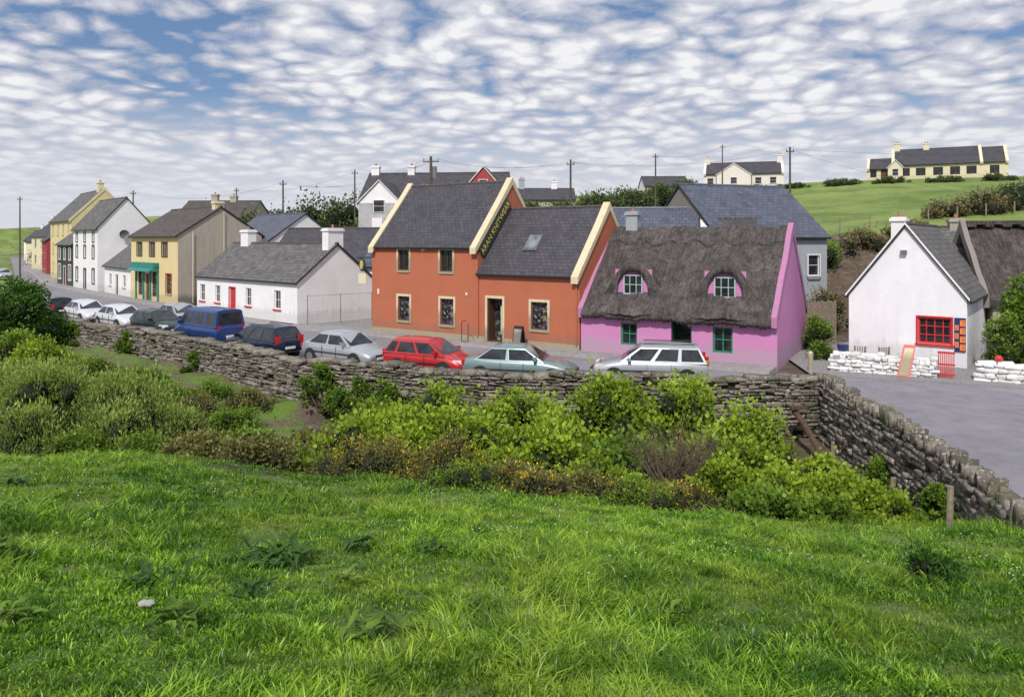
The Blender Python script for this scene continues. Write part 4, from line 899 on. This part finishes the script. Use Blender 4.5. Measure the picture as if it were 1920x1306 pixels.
for a_ in [(-2.45,7.6,64,.30,.03,'leafdark'),(-1.05,5.35,34,.19,.028,'leafmid'),(-2.3,5.1,26,.15,.024,'leafmid'),(-1.7,8.2,26,.22,.026,'leafdark'),(-3.0,6.2,40,.2,.022,'leafdark'),(-.9,8.0,24,.22,.024,'leafdark'),(-.6,5.4,16,.16,.024,'leafmid'),(-8.0,12.0,20,.3,.035,'leafdark'),(-3.3,4.9,22,.14,.022,'leafmid'),(-2.2,6.3,30,.2,.02,'leafdark'),(1.4,6.2,14,.13,.018,'leafmid'),(-4.6,5.9,30,.22,.027,'leafdark'),(-1.5,6.7,18,.16,.02,'leafmid'),(-6.5,9.5,24,.25,.03,'leafmid')]: dock(*a_)
bush('dark_weed_clump','dark green nettle clump in open grass',4.65,8.3,.42,.32,.5,1800,.055,M['leafdark'],22,wr=.25,up=.9,twigs=4)
bush('dark_weed_clump','dark green weed clump at the grass edge',-5.0,7.2,.35,.3,.5,1200,.06,M['leafdark'],16,wr=.3,up=.9,twigs=4)
mb=MB(); blob(mb,(0,0,.03),.045,3,(1.4,.9,.5)); o=mb.obj('field_stone',None,[M['kerb']]); o.location=(-2.62,5.35,Z(-2.62,5.35)); tag(o,'pale flat stone lying in the grass','stone')
for k,(x,y,h) in enumerate([(7.9,13.5,.75),(9.0,21.0,1.3),(8.75,17.2,1.1)]):
    z=Z(x,y); mb=MB(); mb.cyl((0,0,-.3),(.03,0,h),.06,.055,8); o=mb.obj('fence_post',None,[M['wood']]); o.location=(x,y,z); tag(o,'weathered round timber fence post near stone wall','post','fence posts')
S=thing('drain_pipe','rusty iron pipe running down beside the bridge wall','pipe',(9.6,24.2,0)); mb=MB()
pts=[(0,1.2,-.3),(.0,.3,-.55),(.05,-1.2,-1.3),(.0,-3.6,-1.9)]
for p,q in zip(pts[:-1],pts[1:]): mb.cyl(p,q,.10,n=10)
mb.box(-.2,.9,-.2,.28,1.1,-.1); mb.obj('pipe',S,[M['rust']])
# ------------------------------------------------------------------ poles and wires
def pole(x,y,top,arm=0,dev=False,lab='tall timber utility pole carrying overhead wires',r=.10):
    z=Z(x,y); S=thing('utility_pole',lab,'pole',(x,y,z),0,'utility poles'); mb=MB(); mb.cyl((0,0,-.5),(0,0,top-z),r*1.25,r*.8,8); mb.obj('shaft',S,[M['polewood']])
    mb=MB(); mb.box(-.35-arm,-.04,top-z-.45,.35+arm,.04,top-z-.37)
    for u in (-.3-arm,0,.3+arm): mb.cyl((u,0,top-z-.37),(u,0,top-z-.2),.035,n=6)
    mb.obj('crossarm',S,[M['polewood']])
    if dev: mb=MB(); mb.cyl((.28,0,top-z-1.7),(.28,0,top-z-.8),.20,n=12); mb.obj('transformer',S,[M['metal']])
    return (x,y,top-.2)
p=[pole(-48.2,95,11.8),pole(-36.9,100,12.5),pole(-23,75,11.5),pole(-17.9,85,13.5),pole(-6.3,58,12.0,.25,True,'utility pole with grey transformer',.13),pole(5.1,65,12.5),pole(17.3,90,15.9),pole(32.4,115,20.2),pole(24.2,65,13.6),pole(-69.2,105,11.6)]
offr=(75,80,17)
def wire(a,b,sag,off=0):
    mb=MB(); N=14; pts=[]
    for k in range(N+1):
        t=k/N; pts.append((a[0]+(b[0]-a[0])*t+off,a[1]+(b[1]-a[1])*t,a[2]+(b[2]-a[2])*t-sag*4*t*(1-t)))
    for q,w_ in zip(pts[:-1],pts[1:]): mb.cyl(q,w_,.010,n=4,caps=False)
    tag(mb.obj('overhead_wire',None,[M['blackpaint']]),'thin dark overhead wire strung between timber poles','wire','overhead wires')
for a_,b_,s_ in [(9,0,1),(0,2,1.2),(1,3,1),(2,4,1.2),(3,4,.8),(4,5,.6),(5,8,.8),(5,6,.8),(6,7,.8)]:
    for off in ((-.4,.4) if (a_,b_) in ((2,4),(4,5)) else (0,)): wire(p[a_],p[b_],s_,off)
wire(p[8],offr,1.2,.5); wire(p[7],(90,130,22),2); wire(p[8],(40,48,7.5),1.0)
# ------------------------------------------------------------------ cars
def carpaint(name,c,metal=.3):
    m,nt,b=newmat(name); v=coords(nt); n=noise(nt,v,3,3)
    lk(nt,mixc(nt,n,tuple(x*.88 for x in c),tuple(min(1,x*1.05) for x in c)),b.inputs['Base Color'])
    b.inputs['Metallic'].default_value=metal; b.inputs['Roughness'].default_value=.32; b.inputs['Coat Weight'].default_value=.6; b.inputs['Coat Roughness'].default_value=.05; return m
cglass=glassmat('car_glass',(.02,.024,.028)); rub=flat('tyre_rubber',(.02,.02,.02),.9); rimm=flat('alloy',(.5,.5,.52),.35,.1,4,.8)
hl=flat('headlight_glass',(.7,.7,.72),.15,.05); tl=flat('taillight_lens',(.45,.015,.01),.2,.1); trimm=flat('black_plastic',(.02,.02,.02),.6); plt=flat('plate',(.7,.7,.65),.5,.03)
KINDS={
'sedan':dict(st=[(-2.22,.42,.72,.62),(-2.17,.3,.93,.76),(-1.75,.22,1.0,.84),(-1.2,.2,.98,.87),(0,.2,.95,.88),(.9,.2,.96,.87),(1.45,.2,.87,.86),(1.95,.25,.74,.80),(2.17,.33,.64,.68),(2.22,.42,.56,.58)],cab=(-1.72,-.95,.25,1.1),belt=.93,H=1.43,side=[(0.02,.47),(.5,.97)]),
'hatch':dict(st=[(-1.92,.42,.8,.68),(-1.88,.3,.98,.78),(-1.4,.2,.98,.84),(0,.2,.94,.85),(.8,.2,.96,.85),(1.3,.2,.86,.84),(1.75,.26,.72,.77),(1.95,.36,.6,.62)],cab=(-1.86,-1.45,.25,1.12),belt=.92,H=1.45,side=[(.02,.2),(.23,.58),(.61,.97)]),
'estate':dict(st=[(-2.2,.42,.85,.72),(-2.15,.3,.98,.80),(-1.6,.2,.98,.86),(0,.2,.95,.87),(.9,.2,.97,.87),(1.45,.2,.89,.86),(1.95,.25,.76,.80),(2.17,.35,.62,.64)],cab=(-2.12,-1.82,.3,1.12),belt=.93,H=1.5,side=[(.02,.30),(.33,.62),(.65,.97)]),
'van':dict(st=[(-2.25,.42,1.05,.80),(-2.2,.3,1.12,.84),(-1.4,.22,1.12,.87),(0,.22,1.1,.88),(1.0,.22,1.1,.88),(1.55,.22,1.02,.86),(2.05,.27,.86,.80),(2.25,.36,.7,.70)],cab=(-2.22,-2.12,.75,1.55),belt=1.08,H=1.92,side=[(.03,.30),(.36,.63),(.68,.96)])}
def car(kind,paint,x,y,deg,label,rails=False):
    k=KINDS[kind]; Cc=thing('parked_car' if kind!='van' else 'parked_van',label,'car' if kind!='van' else 'van',(x,y,.0),rad(deg),'cars parked along the street wall')
    mb=MB(); rings=[]
    for (sx,zb,zt,hw) in k['st']:
        m=(zb+zt)/2
        R=[(sx,-hw*.82,zb),(sx,-hw*.97,zb+.1*(zt-zb)+.03),(sx,-hw,m),(sx,-hw*.965,zt-.1),(sx,-hw*.86,zt-.015),(sx,-hw*.4,zt+.02)]
        R=R+[(p[0],-p[1],p[2]) for p in R[::-1]]; rings.append(R)
    nR=len(rings[0])
    for a,b in zip(rings[:-1],rings[1:]):
        for i in range(nR): mb.poly([a[i],b[i],b[(i+1)%nR],a[(i+1)%nR]])
    mb.poly(rings[0][::1]); mb.poly(rings[-1][::-1])
    body=mb.obj('body',Cc,[paint],smooth=True,weld=True); sm_=body.modifiers.new('s','SUBSURF'); sm_.levels=1; sm_.render_levels=2
    xbr,xtr,xtf,xbf=k['cab']; bz=k['belt']; H=k['H']; wb,wt=(.83,.62) if kind!='van' else (.85,.74)
    mbc=MB()
    def sec(t): return (xbr+(xbf-xbr)*t, xtr+(xtf-xtr)*t)
    NS=6; secs=[]
    for q in range(NS+1):
        xb,xt=sec(q/NS); tw=wt*(1-.05*abs(q/NS-.5)*2); cr=.05*(1-(2*q/NS-1)**2)
        L1=[(xb,-wb*(1-.04*abs(q/NS-.5)),bz-.05),(xb+(xt-xb)*.93,-(wb+(tw-wb)*.9),bz+(H-.04-bz)*.93),(xt,-tw*.88,H-.02+cr*.3),(xt,-tw*.4,H+.01+cr)]
        secs.append(L1+[(p_[0],-p_[1],p_[2]) for p_ in L1[::-1]])
    for a,b in zip(secs[:-1],secs[1:]):
        for i in range(7): mbc.poly([a[i],b[i],b[i+1],a[i+1]])
    mbc.poly(secs[0]); mbc.poly(secs[-1][::-1])
    mbc.obj('roof',Cc,[paint],smooth=False,weld=True)
    def quadglass(nm,c,m=(.08,.08,.12,.10),mt=cglass):
        c=[Vector(q) for q in c]; n=(c[1]-c[0]).cross(c[3]-c[0]).normalized()*.012
        f=lambda u,v:(c[0]*(1-u)+c[1]*u)*(1-v)+(c[3]*(1-u)+c[2]*u)*v+n
        a0,a1,b0,b1=m[0],1-m[1],m[2],1-m[3]; g=MB(); g.poly([f(a0,b0),f(a1,b0),f(a1,b1),f(a0,b1)]); g.obj(nm,Cc,[mt])
    P=lambda q,top,s_:( (sec(q)[0]+(sec(q)[1]-sec(q)[0])*(.93 if top else 0), s_*( (wb*(1-.04*abs(q-.5))) if not top else (wb+(wt*(1-.05*abs(q-.5)*2)-wb)*.9)), (bz-.05) if not top else bz+(H-.04-bz)*.93))
    for a_,b_ in k['side']:
        quadglass('side_window',[P(a_,0,-1),P(b_,0,-1),P(b_,1,-1),P(a_,1,-1)],(.03,.03,.14,.08)); quadglass('side_window',[P(b_,0,1),P(a_,0,1),P(a_,1,1),P(b_,1,1)],(.03,.03,.14,.08))
    quadglass('windscreen',[P(1,0,-1),P(1,0,1),P(1,1,1),P(1,1,-1)],(.06,.06,.12,.03)); quadglass('rear_window',[P(0,0,1),P(0,0,-1),P(0,1,-1),P(0,1,1)],(.1,.1,.2,.08))
    xf=k['st'][-1][0]; xr=k['st'][0][0]; zf=k['st'][-3][2]-.16 if kind!='van' else .82
    for s_ in (-1,1):
        g=MB(); g.hexa([(xf-.42,s_*.74,zf-.09),(xf-.10,s_*.62,zf-.12),(xf-.06,s_*.36,zf-.12),(xf-.3,s_*.36,zf-.1),(xf-.44,s_*.76,zf+.06),(xf-.17,s_*.64,zf+.02),(xf-.13,s_*.38,zf+.01),(xf-.32,s_*.38,zf+.04)]); g.obj('headlight',Cc,[hl])
        zt_=.78 if kind in('sedan','hatch') else .9
        g=MB(); g.box(xr+.02,s_*.62-.12,zt_-.1,xr+.14,s_*.62+.12,zt_+(.1 if kind=='sedan' else .22)); g.obj('taillight',Cc,[tl])
        g=MB(); g.box(xbf-.42,s_*.9-.1,bz+.02,xbf-.30,s_*.9+.1,bz+.16); g.obj('mirror',Cc,[paint])
        g=MB()
        for dx_ in (-.55,.35): g.box((xbr+xbf)/2+dx_+.25-.004,s_*.874-.012,.35,(xbr+xbf)/2+dx_+.25+.004,s_*.874+.012,.86)
        g.box(-1.2,s_*.876-.012,.55,1.1,s_*.876+.014,.60); g.obj('door_trim',Cc,[trimm])
        if rails: g=MB(); g.cyl((xtr+.15,s_*.55,H+.06),(xtf-.1,s_*.55,H+.06),.02,n=6); g.obj('roof_rail',Cc,[trimm])
        for wx in (xr+.82,xf-.85):
            g=MB(); g.cyl((wx,s_*.70,.31),(wx,s_*.885,.31),.31,n=20); Wh=g.obj('wheel',Cc,[rub]); g=MB(); g.cyl((wx,s_*.875,.31),(wx,s_*.895,.31),.2,n=16); g.obj('rim',Wh,[rimm])
            g=MB(); g.cyl((wx,s_*.6,.33),(wx,s_*.872,.33),.37,n=20); g.obj('wheel_arch',Cc,[trimm])
    g=MB(); g.box(xr-.03,-.26,.52,xr+.02,.26,.63); g.obj('licence_plate',Cc,[plt]); g=MB(); g.box(xf-.02,-.26,.40,xf+.03,.26,.5); g.obj('licence_plate',Cc,[plt])
    g=MB(); g.box(xf-.1,-.35,.52,xf+.012,.35,.60); g.obj('grille',Cc,[trimm])
    return Cc
silver=carpaint('silver_paint',(.42,.45,.49),.4); white=carpaint('pearl_white_paint',(.62,.64,.70),.1); red=carpaint('red_car_paint',(.46,.02,.025),.1); navy=carpaint('navy_paint',(.012,.02,.055),.3); blue=carpaint('blue_van_paint',(.012,.045,.19),.1); teal=carpaint('pale_teal_paint',(.22,.30,.31),.4); dkg=carpaint('dark_green_paint',(.02,.04,.035),.4); blk=carpaint('black_car_paint',(.012,.015,.02),.3)
car('estate',silver,5.3,28.9,171,'silver estate car parked beside the stone wall',True)
car('sedan',teal,.35,29.1,-14,'pale teal saloon parked behind the bushes')
car('hatch',red,-3.35,30.8,-27,'bright red hatchback parked beside the wall')
car('sedan',silver,-7.4,33.3,-35,'silver saloon parked facing down the street')
car('estate',navy,-11.9,35.6,142,'dark navy estate seen from its rear',True)
car('van',blue,-16.2,39.7,142,'bright blue van with rear windows')
car('hatch',dkg,-20.5,43.3,-38,'dark green hatchback with pale lights')
car('sedan',white,-24.6,47.0,-40,'white saloon parked against the street wall')
car('sedan',white,-28.9,50.7,-42,'white rounded saloon parked along the street')
car('hatch',blk,-32.8,53.6,136,'black hatchback at the end of the parked row')
car('sedan',silver,-21.3,47.9,-42,'silver saloon partly hidden behind other cars')
car('sedan',silver,-72.5,106.5,-50,'silver saloon far down the street')
# ------------------------------------------------------------------ small things at the cafe
def onobj(mb,name,label,cat,loc,rot,mats,**k): o=mb.obj(name,None,mats,loc=loc,rot=rot,**k); return tag(o,label,cat)
mb=MB(); mb.cyl((0,0,0),(0,0,.75),.11,.10,10); mb.cyl((0,0,.75),(0,0,.82),.10,.03,10); onobj(mb,'bollard','short pale concrete bollard on the verge','bollard',(12.6,31.5,0),0,[M['cream']])
S=thing('leaning_sign','red and white panel sign leaning on the white wall','sign',(15.75,30.25,0.02),rad(-20))
mb=MB(); mb.hexa([(-.2,-.45,0),(.25,-.45,0),(.25,-.41,0),(-.2,-.41,0),(.12,.02,1.25),(.55,.02,1.25),(.55,.06,1.25),(.12,.06,1.25)]); mb.obj('panel',S,[M['redpaint']])
mb=MB(); mb.hexa([(-.14,-.457,.06),(.19,-.457,.06),(.19,-.452,.06),(-.14,-.452,.06),(.16,-.005,1.18),(.49,-.005,1.18),(.49,0,1.18),(.16,0,1.18)]); mb.obj('poster',S,[M['cream']])
S=thing('garden_gate','small red barred metal gate beside the white wall','gate',(17.1,29.95,0),rad(-32)); mb=MB()
for k in range(9): mb.box(k*.065,-.015,.05,k*.065+.03,.015,1.05)
mb.box(-.03,-.02,.1,.58,.02,.17); mb.box(-.03,-.02,.97,.58,.02,1.05); mb.box(-.03,-.02,.5,.58,.02,.57); mb.obj('bars',S,[M['redpaint']])
S=thing('plant_pot','blue glazed plant pot on the garden wall','pot',(13.95,31.55,.80)); mb=MB(); mb.cyl((0,0,0),(0,0,.3),.15,.22,14); mb.obj('pot',S,[M['bluep']]); 
mb=MB(); blob(mb,(0,0,.13),.14,2); onobj(mb,'red_buoy','small red buoy sitting on the white wall','buoy',(19.0,29.15,.74),0,[M['redpaint']],smooth=True)
for k,(x,y) in enumerate(((14.9,32.0),(15.7,31.7))):
    S=thing('garden_chair','slatted wooden chair behind the white wall','chair',(x,y,0),rad(160+20*k)); mb=MB()
    for a_ in (-.22,.22):
        mb.box(a_-.02,-.22,0,a_+.02,-.18,.45); mb.box(a_-.02,.18,0,a_+.02,.22,1.0)
    mb.obj('frame',S,[M['wood']]); mb=MB()
    for q in range(5): mb.box(-.24,-.22+q*.09,.45,.24,-.15+q*.09,.48)
    mb.obj('seat',S,[M['wood']]); mb=MB()
    for q in range(5): mb.box(-.20+q*.09,.185,.5,-.15+q*.09,.205,.98)
    mb.obj('backrest',S,[M['wood']])
S=thing('timber_fence','weathered vertical board fence beside the pink cottage','fence',(15.2,38.8,0),rad(20)); mb=MB()
for k in range(14): mb.box(k*.15,-.02,0,k*.15+.13,.02,2.3+.05*math.sin(k*2))
mb.obj('boards',S,[M['wood']])
S=thing('mesh_fence','temporary steel mesh fence beside the white cottage','fence',(-13.0,47.5,.1),rad(40)); mb=MB()
for k in range(3): mb.cyl((k*2.3,0,0),(k*2.3,0,1.9),.018,n=6)
mb.cyl((0,0,1.85),(4.6,0,1.85),.009,n=5)
mb.obj('fence_post',S,[M['rust']]); mb=MB()
for k in range(1,24): mb.cyl((k*.2,0,.1),(k*.2,0,1.85),.002,n=3,caps=False)
for k in range(1,8): mb.cyl((0,0,.1+k*.24),(4.6,0,.1+k*.24),.002,n=3,caps=False)
mb.obj('mesh',S,[M['metal']])
for k in range(12):
    x=27+k*2.6; y=61.5+k*.3; z=Z(x,y); mb=MB(); mb.cyl((0,0,-.2),(0,0,1.1),.06,n=6); o=mb.obj('field_post',None,[M['wood']],loc=(x,y,z)); tag(o,'thin timber fence post at field edge','post','field fence posts')
# ------------------------------------------------------------------ sky, sun, camera
sv=Vector((-.20,-.64,.70)).normalized()
w=bpy.data.worlds.new('World'); scene.world=w; w.use_nodes=True; nt=w.node_tree; bg=nt.nodes['Background']; bg.inputs[1].default_value=.098
sky=nt.nodes.new('ShaderNodeTexSky'); sky.sky_type='NISHITA'; sky.sun_disc=False; sky.sun_elevation=math.asin(sv.z); sky.sun_rotation=math.atan2(sv.x,sv.y); sky.dust_density=1.0
tc=nt.nodes.new('ShaderNodeTexCoord'); sp=nt.nodes.new('ShaderNodeSeparateXYZ'); lk(nt,tc.outputs['Generated'],sp.inputs[0])
zc=math_(nt,'ADD',math_(nt,'MAXIMUM',sp.outputs[2],0.0),.17)
px=math_(nt,'DIVIDE',sp.outputs[0],zc); py=math_(nt,'DIVIDE',sp.outputs[1],zc)
cb=nt.nodes.new('ShaderNodeCombineXYZ'); lk(nt,px,cb.inputs[0]); lk(nt,py,cb.inputs[1]); pv=cb.outputs[0]
warp=nt.nodes.new('ShaderNodeTexNoise'); warp.inputs['Scale'].default_value=3.0; warp.inputs['Detail'].default_value=3; lk(nt,pv,warp.inputs['Vector'])
va=nt.nodes.new('ShaderNodeVectorMath'); va.operation='MULTIPLY_ADD'; lk(nt,warp.outputs['Color'],va.inputs[0]); va.inputs[1].default_value=(.20,.20,0); lk(nt,pv,va.inputs[2]); wv=va.outputs[0]
def vor(scale,smooth):
    v_=nt.nodes.new('ShaderNodeTexVoronoi'); v_.feature='SMOOTH_F1'; v_.inputs['Scale'].default_value=scale; v_.inputs['Smoothness'].default_value=smooth; lk(nt,wv,v_.inputs['Vector']); return v_.outputs['Distance']
dd=math_(nt,'ADD',math_(nt,'MULTIPLY',vor(10,.35),.82),math_(nt,'MULTIPLY',vor(4.5,.6),.32))
puff=math_(nt,'SUBTRACT',1.0,math_(nt,'MULTIPLY',dd,1.35))
fine=noise(nt,wv,20,6,.62)
puff=math_(nt,'ADD',math_(nt,'MULTIPLY',puff,.60),math_(nt,'MULTIPLY',fine,.46))
cov=noise(nt,pv,1.6,5,.6)
def gap(cx,cy,rx,ry,amt):
    a=math_(nt,'POWER',math_(nt,'ABSOLUTE',math_(nt,'DIVIDE',math_(nt,'SUBTRACT',px,cx),rx)),2); b=math_(nt,'POWER',math_(nt,'ABSOLUTE',math_(nt,'DIVIDE',math_(nt,'SUBTRACT',py,cy),ry)),2)
    return math_(nt,'MULTIPLY',math_(nt,'EXPONENT',math_(nt,'MULTIPLY',math_(nt,'ADD',a,b),-1)),amt)
g1=gap(-1.10,2.55,.24,.42,.33); g2=gap(-.98,2.05,.32,.16,.32); g3=gap(.5,2.15,.7,.10,.07)
dens=math_(nt,'ADD',puff,math_(nt,'MULTIPLY',math_(nt,'SUBTRACT',cov,.5),.36))
dens=math_(nt,'SUBTRACT',dens,math_(nt,'ADD',g1,math_(nt,'ADD',g2,g3)))
alpha=ramp(nt,dens,[(.05,0),(.27,1)])
ccol=ramp(nt,dens,[(.24,(4.7,5.05,6.2)),(.39,(6.5,6.7,7.5)),(.55,(9.2,9.2,9.4))])
c=mixc(nt,alpha,mixc(nt,.35,sky.outputs[0],(.7,1.9,5.0)),ccol)
haze=ramp(nt,sp.outputs[2],[(.0,1),(.07,.75),(.18,0)])
c=mixc(nt,haze,c,(7.0,7.15,7.8))
lk(nt,c,bg.inputs[0])
sun=bpy.data.lights.new('sun','SUN'); sun.energy=3.9; sun.angle=rad(.7); sun.color=(1,.95,.87)
so=bpy.data.objects.new('sun',sun); COL.objects.link(so); so.rotation_euler=(-sv).to_track_quat('-Z','Y').to_euler()
cam=bpy.data.cameras.new('camera'); cam.lens=26.25; cam.sensor_width=36; cam.clip_end=5000; cam.clip_start=.1; cam.shift_y=-.1057
co=bpy.data.objects.new('camera',cam); COL.objects.link(co); co.location=(0,0,5.5); co.rotation_euler=(math.pi/2,0,0); scene.camera=co
scene.view_settings.view_transform='Standard'; scene.view_settings.look='None'; scene.view_settings.exposure=0
